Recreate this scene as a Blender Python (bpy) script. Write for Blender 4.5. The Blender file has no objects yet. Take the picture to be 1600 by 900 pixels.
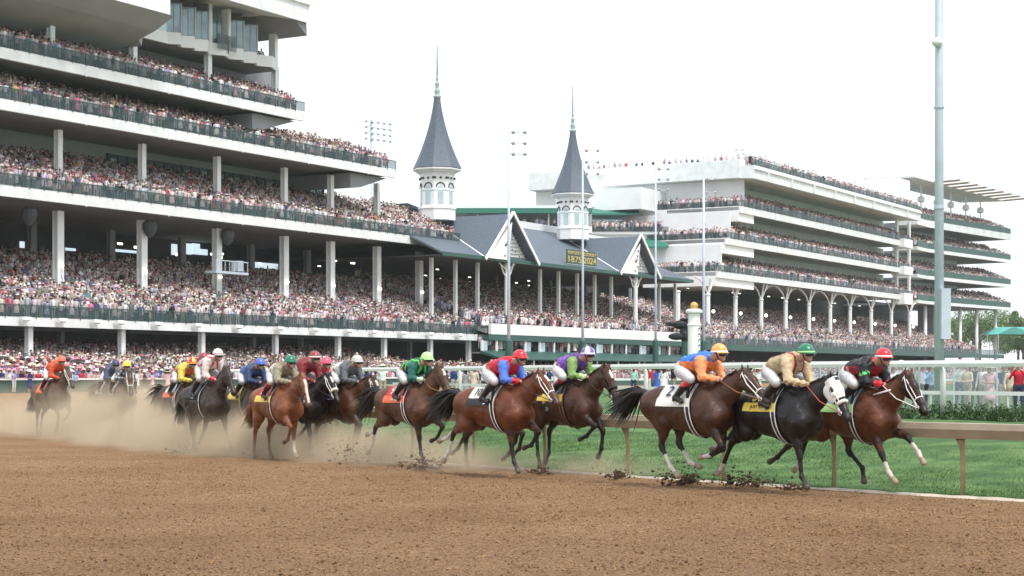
import bpy, math, random
import numpy as np
from mathutils import Vector, Matrix
R = math.radians
rng = np.random.default_rng(7)
random.seed(7)
scene = bpy.context.scene
COL = scene.collection

# ------------------------------------------------------------------ camera
F = 2700.0            # focal length in photo pixels (photo 1600 wide)
EYE = 2.0             # eye height
HZ = 584.0            # horizon row
cam = bpy.data.cameras.new("camera"); camo = bpy.data.objects.new("camera", cam); COL.objects.link(camo)
cam.sensor_width = 36.0; cam.lens = 36.0*F/1600.0
cam.shift_y = (HZ-450)/1600.0
cam.clip_start = 0.3; cam.clip_end = 4000
camo.location = (0, 0, EYE); camo.rotation_euler = (R(90), 0, 0)
scene.camera = camo

# ------------------------------------------------------------------ sky and sun
SUN_EL, SUN_AZ = 60, 150      # azimuth clockwise from +Y (behind the camera)
world = bpy.data.worlds.new("World"); scene.world = world; world.use_nodes = True
nt = world.node_tree; nt.nodes.clear()
sky = nt.nodes.new("ShaderNodeTexSky"); sky.sky_type = 'NISHITA'; sky.sun_disc = False
sky.sun_elevation = R(SUN_EL); sky.sun_rotation = R(SUN_AZ); sky.dust_density = 4; sky.air_density = 1.2; sky.ozone_density = 1
mixn = nt.nodes.new("ShaderNodeMixRGB"); mixn.blend_type = 'MIX'; mixn.inputs[0].default_value = 0.86
mixn.inputs[2].default_value = (10.2, 10.6, 11.2, 1)
bg = nt.nodes.new("ShaderNodeBackground"); bg.inputs[1].default_value = 0.085
wo = nt.nodes.new("ShaderNodeOutputWorld")
nt.links.new(sky.outputs[0], mixn.inputs[1]); nt.links.new(mixn.outputs[0], bg.inputs[0]); nt.links.new(bg.outputs[0], wo.inputs[0])
sl = bpy.data.lights.new("sun", 'SUN'); sl.energy = 2.0; sl.angle = R(14); sl.color = (1, .96, .9)
so = bpy.data.objects.new("sun", sl); COL.objects.link(so)
a_, e_ = R(SUN_AZ), R(SUN_EL)
sdir = Vector((math.sin(a_)*math.cos(e_), math.cos(a_)*math.cos(e_), math.sin(e_)))
so.rotation_euler = (-sdir).to_track_quat('-Z', 'Y').to_euler(); so.location = sdir*50+Vector((0, 30, 0))
vs = scene.view_settings; vs.view_transform = 'Standard'; vs.look = 'None'; vs.gamma = 1; vs.use_curve_mapping = False
vs.exposure = 0.68
scene.cycles.max_bounces = 6; scene.cycles.volume_bounces = 1; scene.cycles.transparent_max_bounces = 24
scene.cycles.volume_step_rate = 1.0

# ------------------------------------------------------------------ materials
def mat(name, col, rough=.7, metal=0, noise=0, nscale=5, bump=0, bscale=20, spec=.5, emis=None, alpha=1, attr=None, objcol=False, coords='Object', sheen=0, col2=None, coat=0, detail=4):
    m = bpy.data.materials.new(name); m.use_nodes = True
    t = m.node_tree; b = t.nodes['Principled BSDF']
    b.inputs['Base Color'].default_value = (*col, 1); b.inputs['Roughness'].default_value = rough
    b.inputs['Metallic'].default_value = metal; b.inputs['Specular IOR Level'].default_value = spec
    b.inputs['Alpha'].default_value = alpha
    if sheen: b.inputs['Sheen Weight'].default_value = sheen
    if coat: b.inputs['Coat Weight'].default_value = coat; b.inputs['Coat Roughness'].default_value = .25
    if emis: b.inputs['Emission Color'].default_value = (*emis[:3], 1); b.inputs['Emission Strength'].default_value = emis[3]
    src = None
    if attr:
        a = t.nodes.new('ShaderNodeAttribute'); a.attribute_name = attr; src = a.outputs['Color']
    if objcol:
        a = t.nodes.new('ShaderNodeObjectInfo'); src = a.outputs['Color']
    tc = None
    if noise or bump or col2:
        tc = t.nodes.new('ShaderNodeTexCoord')
    if noise or col2:
        n = t.nodes.new('ShaderNodeTexNoise'); n.inputs['Scale'].default_value = nscale; n.inputs['Detail'].default_value = detail
        t.links.new(tc.outputs[coords], n.inputs['Vector'])
        if col2:
            mx = t.nodes.new('ShaderNodeMixRGB'); rp = t.nodes.new('ShaderNodeValToRGB')
            rp.color_ramp.elements[0].position = .4; rp.color_ramp.elements[1].position = .62
            t.links.new(n.outputs['Fac'], rp.inputs[0]); t.links.new(rp.outputs[0], mx.inputs[0])
            mx.inputs[1].default_value = (*col, 1); mx.inputs[2].default_value = (*col2, 1)
            src = mx.outputs[0]
        if noise:
            mr = t.nodes.new('ShaderNodeMapRange'); mr.inputs[1].default_value = .25; mr.inputs[2].default_value = .75
            mr.inputs[3].default_value = 1-noise; mr.inputs[4].default_value = 1+noise
            t.links.new(n.outputs['Fac'], mr.inputs[0])
            mu = t.nodes.new('ShaderNodeMixRGB'); mu.blend_type = 'MULTIPLY'; mu.inputs[0].default_value = 1
            if src is None: mu.inputs[1].default_value = (*col, 1)
            else: t.links.new(src, mu.inputs[1])
            t.links.new(mr.outputs[0], mu.inputs[2]); src = mu.outputs[0]
    if src is not None: t.links.new(src, b.inputs['Base Color'])
    if bump:
        n2 = t.nodes.new('ShaderNodeTexNoise'); n2.inputs['Scale'].default_value = bscale; n2.inputs['Detail'].default_value = 5
        t.links.new(tc.outputs[coords], n2.inputs['Vector'])
        bp = t.nodes.new('ShaderNodeBump'); bp.inputs['Strength'].default_value = bump; bp.inputs['Distance'].default_value = .03
        t.links.new(n2.outputs['Fac'], bp.inputs['Height']); t.links.new(bp.outputs[0], b.inputs['Normal'])
    return m
M = {}
M['white'] = mat('white_paint', (.78, .8, .8), .5, noise=.07, nscale=.35, detail=8)
M['white2'] = mat('bright_white', (.84, .84, .83), .4, noise=.05, nscale=2)
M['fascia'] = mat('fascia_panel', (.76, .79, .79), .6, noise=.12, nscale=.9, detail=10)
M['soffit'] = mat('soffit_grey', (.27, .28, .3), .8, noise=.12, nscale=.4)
M['wallgrey'] = mat('wall_grey', (.36, .38, .39), .8, noise=.12, nscale=.3)
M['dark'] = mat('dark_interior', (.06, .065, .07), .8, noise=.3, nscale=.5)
M['wall_d'] = mat('pale_wall', (.74, .76, .76), .8, noise=.1, nscale=.3)
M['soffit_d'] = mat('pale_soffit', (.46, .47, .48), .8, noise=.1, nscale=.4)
M['slab'] = mat('concrete', (.27, .28, .28), .85, noise=.15, nscale=.5)
M['greenmetal'] = mat('green_metal', (.025, .09, .075), .45, noise=.15, nscale=.5)
M['greenroof'] = mat('green_roof', (.03, .17, .12), .5, noise=.1, nscale=.5)
M['rod'] = mat('dark_rod', (.12, .15, .17), .5)
M['copper'] = mat('verdigris', (.3, .4, .39), .5, noise=.15, nscale=3)
M['railglass'] = mat('rail_glass', (.03, .07, .07), .15, alpha=.42)
M['glass'] = mat('window_glass', (.12, .2, .22), .06, noise=.25, nscale=.6, metal=.35)
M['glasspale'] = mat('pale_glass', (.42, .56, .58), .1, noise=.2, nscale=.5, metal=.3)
M['bright'] = mat('daylight_glow', (.7, .8, .85), .5, emis=(.75, .9, 1, .55))  # emission imitates daylight seen through gaps and windows
M['steel'] = mat('galvanised_steel', (.5, .57, .64), .55, metal=.1, noise=.1, nscale=2)
M['gold'] = mat('gold_ball', (.62, .38, .1), .4, metal=.3, noise=.1, nscale=8)
M['black'] = mat('black', (.012, .013, .015), .6)
M['signgreen'] = mat('sign_green', (.05, .09, .06), .5, noise=.15, nscale=3)
M['signgold'] = mat('sign_gold', (.52, .43, .17), .5)
M['lamp'] = mat('lit_lamp', (1, .95, .8), .5, emis=(1, .93, .75, 2.5))
M['tan'] = mat('tan_rail', (.36, .3, .215), .6, noise=.14, nscale=2.5, bump=.3, bscale=8)
M['tanpost'] = mat('tan_post', (.38, .29, .17), .7, noise=.2, nscale=5)
M['leather'] = mat('leather', (.03, .022, .016), .45)
M['pitch'] = mat('tent_green', (.1, .42, .36), .6)
M['bark'] = mat('bark', (.1, .08, .06), .9, noise=.3, nscale=4)
M['bulb'] = mat('amber_panel', (.55, .36, .24), .6)

def roof_mat():
    m = mat('slate_shingle', (.095, .12, .155), .55, noise=.2, nscale=3, detail=8)
    t = m.node_tree; b = t.nodes['Principled BSDF']
    tc = t.nodes.new('ShaderNodeTexCoord'); mp = t.nodes.new('ShaderNodeMapping')
    mp.inputs['Scale'].default_value = (1, 1, 1)
    sx = t.nodes.new('ShaderNodeSeparateXYZ'); t.links.new(tc.outputs['Object'], sx.inputs[0])
    mm = t.nodes.new('ShaderNodeMath'); mm.operation = 'MULTIPLY'; mm.inputs[1].default_value = 3.2
    fr = t.nodes.new('ShaderNodeMath'); fr.operation = 'FRACT'
    t.links.new(sx.outputs['Z'], mm.inputs[0]); t.links.new(mm.outputs[0], fr.inputs[0])
    bp = t.nodes.new('ShaderNodeBump'); bp.inputs['Strength'].default_value = .5; bp.inputs['Distance'].default_value = .05
    t.links.new(fr.outputs[0], bp.inputs['Height']); t.links.new(bp.outputs[0], b.inputs['Normal'])
    return m
M['slate'] = roof_mat()

# ------------------------------------------------------------------ object helpers
def tag(o, label=None, cat=None, group=None, kind=None):
    if label: o['label'] = label
    if cat: o['category'] = cat
    if group: o['group'] = group
    if kind: o['kind'] = kind
    return o
def empty(name, loc=(0, 0, 0), rz=0, parent=None):
    o = bpy.data.objects.new(name, None); COL.objects.link(o); o.location = loc; o.rotation_euler = (0, 0, rz)
    o.empty_display_size = .3
    if parent: o.parent = parent
    return o
class MB:
    def __init__(s): s.v = []; s.f = []; s.m = []; s.mi = 0
    def add(s, vs, fs):
        n = len(s.v); s.v += [tuple(map(float, v)) for v in vs]; s.f += [tuple(i+n for i in f) for f in fs]; s.m += [s.mi]*len(fs)
        return s
    def box(s, x0, x1, y0, y1, z0, z1):
        return s.add([(x0, y0, z0), (x1, y0, z0), (x1, y1, z0), (x0, y1, z0), (x0, y0, z1), (x1, y0, z1), (x1, y1, z1), (x0, y1, z1)],
                     [(0, 3, 2, 1), (4, 5, 6, 7), (0, 1, 5, 4), (1, 2, 6, 5), (2, 3, 7, 6), (3, 0, 4, 7)])
    def prism(s, pts, axis, a0, a1):
        """closed polygon (2-D) extruded along an axis ('x','y','z')"""
        def P(p, a):
            if axis == 'x': return (a, p[0], p[1])
            if axis == 'y': return (p[0], a, p[1])
            return (p[0], p[1], a)
        n = len(pts); vs = [P(p, a0) for p in pts]+[P(p, a1) for p in pts]
        return s.add(vs, [tuple(range(n)), tuple(range(2*n-1, n-1, -1))]+[(i, i+n, (i+1) % n+n, (i+1) % n) for i in range(n)])
    def bar(s, a, b, w, h=None, n=4):
        a = Vector(a); b = Vector(b); d = (b-a).normalized(); h = h or w
        u = d.cross(Vector((0, 0, 1)));
        if u.length < 1e-3: u = Vector((1, 0, 0))
        u.normalize(); v = u.cross(d)
        vs = [p+u*(sx*w/2)+v*(sy*h/2) for p in (a, b) for sx, sy in ((-1, -1), (1, -1), (1, 1), (-1, 1))]
        return s.add(vs, [(0, 1, 2, 3), (7, 6, 5, 4), (0, 4, 5, 1), (1, 5, 6, 2), (2, 6, 7, 3), (3, 7, 4, 0)])
    def tube(s, pts, rad, n=8, ky=1, cap=True):
        pts = [Vector(p) for p in pts]; N = len(pts)
        if not hasattr(rad, '__len__'): rad = [rad]*N
        vs = []; up = Vector((0, 0, 1)); pu = None
        for i, p in enumerate(pts):
            d = (pts[min(i+1, N-1)]-pts[max(i-1, 0)]).normalized()
            if pu is None:
                u = d.cross(up)
                if u.length < 1e-3: u = Vector((1, 0, 0))
            else: u = pu-d*pu.dot(d)
            u.normalize(); pu = u; w = d.cross(u)
            for k in range(n):
                a = 2*math.pi*k/n; vs.append(p+u*(math.cos(a)*rad[i])+w*(math.sin(a)*rad[i]*ky))
        fs = [(i*n+k, i*n+(k+1) % n, (i+1)*n+(k+1) % n, (i+1)*n+k) for i in range(N-1) for k in range(n)]
        if cap: fs += [tuple(range(n-1, -1, -1)), tuple((N-1)*n+k for k in range(n))]
        return s.add(vs, fs)
    def lathe(s, prof, n=16, c=(0, 0, 0), rot=0):
        vs = [(c[0]+r*math.cos(rot+2*math.pi*k/n), c[1]+r*math.sin(rot+2*math.pi*k/n), c[2]+z) for r, z in prof for k in range(n)]
        N = len(prof)
        fs = [(i*n+k, i*n+(k+1) % n, (i+1)*n+(k+1) % n, (i+1)*n+k) for i in range(N-1) for k in range(n)]
        fs += [tuple(range(n-1, -1, -1)), tuple((N-1)*n+k for k in range(n))]
        return s.add(vs, fs)
    def ball(s, c, r, n=10, sq=(1, 1, 1)):
        vs = []; fs = []; m = n//2+1
        for i in range(m+1):
            th = math.pi*i/m
            for k in range(n):
                a = 2*math.pi*k/n
                vs.append((c[0]+r*sq[0]*math.sin(th)*math.cos(a), c[1]+r*sq[1]*math.sin(th)*math.sin(a), c[2]+r*sq[2]*math.cos(th)))
        for i in range(m):
            for k in range(n): fs.append((i*n+k, (i+1)*n+k, (i+1)*n+(k+1) % n, i*n+(k+1) % n))
        return s.add(vs, fs)
    def build(s, name, mats, parent=None, smooth=False, off=None):
        me = bpy.data.meshes.new(name)
        vs = s.v
        if off is not None: vs = [(v[0]-off[0], v[1]-off[1], v[2]-off[2]) for v in vs]
        me.from_pydata(vs, [], s.f)
        if not isinstance(mats, (list, tuple)): mats = [mats]
        for m in mats: me.materials.append(m)
        if len(mats) > 1: me.polygons.foreach_set('material_index', s.m)
        if smooth: me.polygons.foreach_set('use_smooth', [True]*len(s.f))
        me.update()
        o = bpy.data.objects.new(name, me); COL.objects.link(o)
        if parent: o.parent = parent
        return o
def arr_mesh(name, V, Fc, mats, cols=None, smooth=False, parent=None, domain='FACE', mi=None):
    """numpy mesh: V (n,3), Fc (m,k)"""
    me = bpy.data.meshes.new(name); k = Fc.shape[1]
    me.vertices.add(len(V)); me.vertices.foreach_set('co', np.ascontiguousarray(V, dtype=np.float32).ravel())
    me.loops.add(len(Fc)*k); me.loops.foreach_set('vertex_index', np.ascontiguousarray(Fc, dtype=np.int32).ravel())
    me.polygons.add(len(Fc)); me.polygons.foreach_set('loop_start', np.arange(0, len(Fc)*k, k, dtype=np.int32))
    me.update(calc_edges=True)
    if cols is not None:
        at = me.color_attributes.new('Col', 'FLOAT_COLOR', 'POINT') if domain == 'POINT' else me.attributes.new('Col', 'FLOAT_COLOR', 'FACE')
        c4 = np.ones((len(cols), 4), dtype=np.float32); c4[:, :3] = cols
        at.data.foreach_set('color', c4.ravel())
    for m in (mats if isinstance(mats, (list, tuple)) else [mats]): me.materials.append(m)
    if mi is not None: me.polygons.foreach_set('material_index', np.ascontiguousarray(mi, dtype=np.int32))
    if smooth: me.polygons.foreach_set('use_smooth', np.ones(len(Fc), dtype=bool))
    me.validate(); me.update()
    o = bpy.data.objects.new(name, me); COL.objects.link(o)
    if parent: o.parent = parent
    return o
def text_mesh(txt, size, name, material, parent=None, ext=.01, align='CENTER', sx=1):
    cu = bpy.data.curves.new('t', 'FONT'); cu.body = txt; cu.size = size; cu.extrude = ext; cu.align_x = align; cu.align_y = 'CENTER'
    cu.resolution_u = 3; cu.offset = size*.01
    to = bpy.data.objects.new('t', cu); COL.objects.link(to)
    bpy.context.view_layer.update()
    me = bpy.data.meshes.new_from_object(to.evaluated_get(bpy.context.evaluated_depsgraph_get()))
    bpy.data.objects.remove(to)
    me.materials.clear(); me.materials.append(material)
    if sx != 1: me.transform(Matrix.Diagonal((sx, 1, 1, 1)))
    o = bpy.data.objects.new(name, me); COL.objects.link(o)
    if parent: o.parent = parent
    return o

# ------------------------------------------------------------------ stand frame: s along the straight, n away from the track
AL = math.atan(1570/F); SA, CA = math.sin(AL), math.cos(AL)
RZ = math.atan2(CA, SA)
def W(s, n, z=0): return (s*SA-n*CA, s*CA+n*SA, z)
def SN(x, y): return (x*SA+y*CA, -x*CA+y*SA)
def Sx(px, n):
    Y = F*(n/CA)/(2370-px); return (Y-n*SA)/CA
def Zy(px, y, n): return EYE+(HZ-y)/(2370-px)*n/CA
def G(px, Y, z=0): return ((px-800)/F*Y, Y, z)      # a place seen at column px, Y metres away

# ------------------------------------------------------------------ terrain
CX, CY, RI = 72.0, 90.4, 90.0
cs, cn = SN(CX, CY)
def sstep(a, b, x):
    t = np.clip((x-a)/(b-a), 0, 1); return t*t*(3-2*t)
def d_in(x, y):
    q = (x-CX)*SA+(y-CY)*CA; m = -(x-CX)*CA+(y-CY)*SA
    return np.where(q > 0, RI-m, RI-np.hypot(x-CX, y-CY))
def H(x, y):
    x = np.asarray(x, float); y = np.asarray(y, float)
    base = .5*sstep(60, 120, y)
    d = d_in(x, y)
    k = sstep(.3, 11, d)
    return base*(1-k)+.62*k
def Hs(x, y): return float(H(x, y))
# ================================================================== GROUND
def noise2(x, y, seed=0, octv=3):
    r = np.random.default_rng(seed); out = np.zeros_like(x); amp = 1; tot = 0
    for o in range(octv):
        T = r.random((64, 64)); sx = x*(2**o); sy = y*(2**o)
        xi = np.floor(sx).astype(int); yi = np.floor(sy).astype(int); fx = sx-xi; fy = sy-yi
        fx = fx*fx*(3-2*fx); fy = fy*fy*(3-2*fy)
        a = T[xi % 64, yi % 64]; b = T[(xi+1) % 64, yi % 64]; c = T[xi % 64, (yi+1) % 64]; d = T[(xi+1) % 64, (yi+1) % 64]
        out += amp*((a*(1-fx)+b*fx)*(1-fy)+(c*(1-fx)+d*fx)*fy); tot += amp; amp *= .55
    return out/tot
def grid_faces(a, b):
    i = np.arange(a-1)[:, None]*b+np.arange(b-1)[None, :]; i = i.ravel()
    return np.stack([i, i+b, i+b+1, i+1], 1)
def dirt_mat():
    m = bpy.data.materials.new('track_dirt'); m.use_nodes = True; t = m.node_tree; b = t.nodes['Principled BSDF']
    tc = t.nodes.new('ShaderNodeTexCoord')
    def nz(scale, det=5, rough=.6):
        n = t.nodes.new('ShaderNodeTexNoise'); n.inputs['Scale'].default_value = scale; n.inputs['Detail'].default_value = det; n.inputs['Roughness'].default_value = rough
        t.links.new(tc.outputs['Object'], n.inputs['Vector']); return n
    n1 = nz(.35, 4); n2 = nz(13, 6, .7); n3 = nz(34, 5, .75)
    r1 = t.nodes.new('ShaderNodeValToRGB'); e = r1.color_ramp.elements
    e[0].position = .3; e[0].color = (.32, .2, .11, 1); e[1].position = .72; e[1].color = (.43, .285, .17, 1)
    t.links.new(n1.outputs[0], r1.inputs[0])
    r2 = t.nodes.new('ShaderNodeValToRGB'); e = r2.color_ramp.elements
    e[0].position = .3; e[0].color = (.62, .56, .52, 1); e[1].position = .6; e[1].color = (1.12, 1.1, 1.08, 1)
    t.links.new(n2.outputs[0], r2.inputs[0])
    r3 = t.nodes.new('ShaderNodeValToRGB'); e = r3.color_ramp.elements
    e[0].position = .4; e[0].color = (.42, .37, .33, 1); e[1].position = .56; e[1].color = (1.15, 1.15, 1.13, 1)  # dark low end paints shade into the gaps between clods
    t.links.new(n3.outputs[0], r3.inputs[0])
    m1 = t.nodes.new('ShaderNodeMixRGB'); m1.blend_type = 'MULTIPLY'; m1.inputs[0].default_value = 1
    m2 = t.nodes.new('ShaderNodeMixRGB'); m2.blend_type = 'MULTIPLY'; m2.inputs[0].default_value = 1
    t.links.new(r1.outputs[0], m1.inputs[1]); t.links.new(r2.outputs[0], m1.inputs[2])
    t.links.new(m1.outputs[0], m2.inputs[1]); t.links.new(r3.outputs[0], m2.inputs[2]); t.links.new(m2.outputs[0], b.inputs['Base Color'])
    b.inputs['Roughness'].default_value = .95; b.inputs['Specular IOR Level'].default_value = .15
    ad = t.nodes.new('ShaderNodeMath'); ad.operation = 'ADD'; t.links.new(n2.outputs[0], ad.inputs[0]); t.links.new(n3.outputs[0], ad.inputs[1])
    bp = t.nodes.new('ShaderNodeBump'); bp.inputs['Strength'].default_value = 1; bp.inputs['Distance'].default_value = .06
    t.links.new(ad.outputs[0], bp.inputs['Height']); t.links.new(bp.outputs[0], b.inputs['Normal'])
    return m
M['dirt'] = dirt_mat()
M['clod'] = mat('dirt_clod', (.2, .12, .07), .95, noise=.3, nscale=6, spec=.1)
M['clodd'] = mat('damp_dirt', (.09, .055, .035), .95, noise=.3, nscale=30, spec=.1)
def grass_mat():
    m = mat('turf_grass', (.052, .12, .038), .8, spec=.15, noise=.22, nscale=1.1, col2=(.095, .165, .058), bump=.6, bscale=14, detail=7)
    return m
M['grass'] = grass_mat()
M['far'] = mat('far_ground', (.12, .15, .08), .9, noise=.2, nscale=.05)
M['apron'] = mat('apron_concrete', (.25, .24, .24), .9, noise=.15, nscale=.3)
M['sand'] = mat('edge_sand', (.55, .48, .39), .9, noise=.25, nscale=5)

mb = MB()
S_ = 2600
mb.add([(-S_, -200, -.12), (S_, -200, -.12), (S_, S_, -.12), (-S_, S_, -.12)], [(0, 1, 2, 3)])
tag(mb.build('ground', M['far']), kind='structure')

def polar(phis, ws):
    P, Wd = np.meshgrid(phis, ws, indexing='ij'); r = RI+Wd
    return CX+r*np.cos(P), CY+r*np.sin(P), P, Wd
PH0 = math.atan2(SA, -CA)                      # where the straight joins the turn
ph_a = np.linspace(PH0, R(203), 170); ph_b = np.linspace(R(203), R(230.5), 700)[1:]; ph_c = np.linspace(R(230.5), R(262), 60)[1:]
phis = np.concatenate([ph_a, ph_b, ph_c]); ws = np.linspace(0, 34, 430)
x, y, P_, W_ = polar(phis, ws)
near = sstep(60, 32, np.hypot(x, y))
z = H(x, y)+near*((noise2(x*1.9+50, y*1.9+50, 3, 3)-.5)*.03+(noise2(x*9+90, y*9+90, 5, 2)-.5)*.034)*sstep(0, .35, W_)
prn = noise2(x*3.1+33, y*3.1+77, 17, 1); z -= near*.05*sstep(.62, .8, prn)*sstep(.3, 1.2, W_)*(1-sstep(7, 11, W_))
# furrows left by the harrow, following the track
z += near*.006*np.sin(W_*2*math.pi/.42+3*noise2(x*.5+9, y*.5+9, 8, 2))
# straight part in front of the stands
qs = np.linspace(0, 330, 120)[1:]
sg, wg = np.meshgrid(cs+qs, ws, indexing='ij'); ng = cn+RI+wg
xs = sg*SA-ng*CA; ys = sg*CA+ng*SA
order = slice(None, None, -1)
X = np.concatenate([xs[order], x]); Y = np.concatenate([ys[order], y]); Z = np.concatenate([H(xs, ys)[order], z])
V = np.stack([X.ravel(), Y.ravel(), Z.ravel()], 1)
tag(arr_mesh('dirt_track', V, grid_faces(*X.shape)[:, ::-1], M['dirt'], smooth=True), kind='structure')

# turf inside the rail
wi = -np.concatenate([np.linspace(-.06, 14, 90), np.linspace(15, 86, 30)])
x, y, P_, W_ = polar(phis[::3], wi)
qs = np.linspace(0, 330, 60)[1:]
sg, wg = np.meshgrid(cs+qs, wi, indexing='ij'); ng = cn+RI+wg
xs = sg*SA-ng*CA; ys = sg*CA+ng*SA
X = np.concatenate([xs[::-1], x]); Y = np.concatenate([ys[::-1], y])
Z = H(X, Y)+.012+(noise2(X*.8+70, Y*.8+70, 11, 3)-.5)*.05
V = np.stack([X.ravel(), Y.ravel(), Z.ravel()], 1)
tag(arr_mesh('turf', V, grid_faces(*X.shape), M['grass'], smooth=True), kind='structure')
# sandy lip between dirt and turf
x, y, P_, W_ = polar(phis[::2], np.array([-.05, .0, .06, .1]))
Z = H(x, y)+np.array([.0, .035, .03, -.02])[None, :]+(noise2(x*3, y*3, 21, 2)-.5)*.03
tag(arr_mesh('track_edge', np.stack([x.ravel(), y.ravel(), Z.ravel()], 1), grid_faces(*x.shape)[:, ::-1], M['sand'], smooth=True), kind='structure')
# apron under the grandstands
mb = MB(); cor = [W(40, 100.8, .505), W(480, 100.8, .505), W(480, 175, .505), W(40, 175, .505)]
mb.add(cor, [(0, 3, 2, 1), (0, 1, 2, 3)][:1]); tag(mb.build('apron', M['apron']), kind='structure')

# grass blades on the near verge and small clods on the track
def in_frame(x, y, m=60):
    px = 800+F*x/np.maximum(y, .1); return (y > 15) & (px > -m) & (px < 1600+m)
n = 90000
ph = rng.uniform(R(208), R(226), n); w = -rng.random(n)**1.2*7.5-.02
bx_ = CX+(RI+w)*np.cos(ph); by_ = CY+(RI+w)*np.sin(ph)
k = in_frame(bx_, by_); bx_, by_ = bx_[k], by_[k]; n = len(bx_)
bz = H(bx_, by_)+.0; ang = rng.uniform(0, 2*math.pi, n); hh = rng.uniform(.025, .06, n); ww = rng.uniform(.004, .009, n)
lx = rng.normal(0, .025, n)+.02; ly = rng.normal(0, .025, n)
A = np.stack([bx_-np.cos(ang)*ww, by_-np.sin(ang)*ww, bz], 1); B = np.stack([bx_+np.cos(ang)*ww, by_+np.sin(ang)*ww, bz], 1)
C_ = np.stack([bx_+lx, by_+ly, bz+hh], 1)
V = np.stack([A, B, C_], 1).reshape(-1, 3); Fc = np.arange(3*n).reshape(-1, 3)
gc = np.array([.06, .13, .037])[None, :]*rng.uniform(.6, 1.6, (n, 1))+np.array([.03, .02, 0])[None, :]*rng.random((n, 1))
M['blade'] = mat('grass_blade', (.05, .16, .03), .7, attr='Col', spec=.2)
tag(arr_mesh('grass', V, Fc, M['blade'], gc), 'short mown grass on the verge beneath the tan rail', 'grass', kind='stuff')

n = 30000
yy = 15+rng.random(n)**1.35*22; xx = (rng.random(n)-.5)*2*.305*yy
k = d_in(xx, yy) < -.15; xx, yy = xx[k], yy[k]; n = len(xx)
rr = np.exp(rng.normal(math.log(.009), .42, n)); rr = np.minimum(rr, .024)
oct_v = np.array([(1, 0, 0), (0, 1, 0), (-1, 0, 0), (0, -1, 0), (0, 0, .8), (0, 0, -.6)], float)
oct_f = np.array([(0, 1, 4), (1, 2, 4), (2, 3, 4), (3, 0, 4), (1, 0, 5), (2, 1, 5), (3, 2, 5), (0, 3, 5)])
V = oct_v[None]*rr[:, None, None]*rng.uniform(.6, 1.35, (n, 6, 1))
V += np.stack([xx, yy, H(xx, yy)+rr*.35], 1)[:, None, :]
Fc = (oct_f[None]+np.arange(n)[:, None, None]*6).reshape(-1, 3)
cc = np.repeat(np.array([.3, .18, .09])[None]*rng.uniform(.3, 1.25, (n, 1)), 8, 0)
M['crumb'] = mat('dirt_crumb', (.2, .12, .07), .95, attr='Col', spec=.1)
tag(arr_mesh('dirt_crumbs', V.reshape(-1, 3), Fc, M['crumb'], cc), 'loose brown crumbs of soil scattered over the track', 'soil', kind='stuff')

# ================================================================== RAILS
def rail_pt(ph, w, z=0): 
    r = RI+w; x, y = CX+r*math.cos(ph), CY+r*math.sin(ph); return Vector((x, y, Hs(x, y) if z is None else z))
def sweep(path, prof, name, m, parent=None, up=Vector((0, 0, 1)), smooth=False):
    """sweep a closed profile (outward, up) along a path of points"""
    vs = []; N = len(path); n = len(prof)
    for i, p in enumerate(path):
        d = (path[min(i+1, N-1)]-path[max(i-1, 0)]); d.z = 0; d.normalize(); u = d.cross(up)
        for a, b in prof: vs.append(p+u*a+up*b)
    fs = [(i*n+k, i*n+(k+1) % n, (i+1)*n+(k+1) % n, (i+1)*n+k) for i in range(N-1) for k in range(n)]
    fs += [tuple(range(n-1, -1, -1)), tuple((N-1)*n+k for k in range(n))]
    b = MB(); b.add(vs, fs); return b.build(name, m, parent, smooth=smooth)
t = empty('padded_rail', rail_pt(R(221), 0, 0)); OFF = t.location.copy()
tag(t, 'low tan padded rail on posts curving along the inside edge of the dirt track', 'rail')
path = [rail_pt(p, -.08, 0)-OFF for p in np.linspace(R(152), R(236), 150)]
prof = [(.17, 1.2), (.21, 1.14), (.21, 1.09), (.15, 1.01), (.02, .95), (-.12, .95), (-.2, 1.1), (-.18, 1.2)]
o = sweep(path, [(-a, b) for a, b in prof][::-1], 'rail_beam', M['tan'], t)
# posts
ph = R(180)
p0 = math.atan2(27.9-CY, 7.16-CX) % (2*math.pi)
ph = p0+6*2.55/RI
while ph > R(196):
    b = MB(); w = -.1
    q0 = rail_pt(ph, w-.05, -.05)-OFF; q1 = rail_pt(ph, w-.07, .55)-OFF; q2 = rail_pt(ph, w-.05, .8)-OFF; q3 = rail_pt(ph, w, .95)-OFF
    q0.z = Hs(*(q0+OFF)[:2])-.05-OFF.z
    b.tube([q0, q1, q2, q3], [.042, .038, .045, .08], 8); b.build('post', M['tanpost'], t, smooth=True)
    ph -= 2.55/RI

def crv(pts, step=1.0):
    """smooth curve through points"""
    P = [Vector(p) for p in pts]; P = [2*P[0]-P[1]]+P+[2*P[-1]-P[-2]]; out = []
    for i in range(1, len(P)-2):
        a, b, c, d = P[i-1:i+3]; n = max(2, int((c-b).length/step))
        for k in range(n):
            u = k/n; out.append(.5*((2*b)+(c-a)*u+(2*a-5*b+4*c-d)*u*u+(3*b-a-3*c+d)*u**3))
    out.append(P[-2]); return out
tp = [(24, 37.5, 2.3), (19, 43, 2.3), (14.5, 49, 2.3), (9.2, 58, 2.3), (5, 67, 2.28), (-2.7, 83, 2.26), (-9, 93, 2.22), (-16.6, 101, 2.16)]
tp = crv(tp, 1.5)
t = empty('turf_rail', (5, 67, Hs(5, 67))); OFF = t.location.copy()
tag(t, 'tall white running rail with gooseneck posts behind the horses', 'rail')
sweep([p-OFF for p in tp], [(-.1, -.1), (.1, -.1), (.13, 0), (.1, .1), (-.1, .1), (-.13, 0)], 'top_rail', M['white2'], t)
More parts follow.
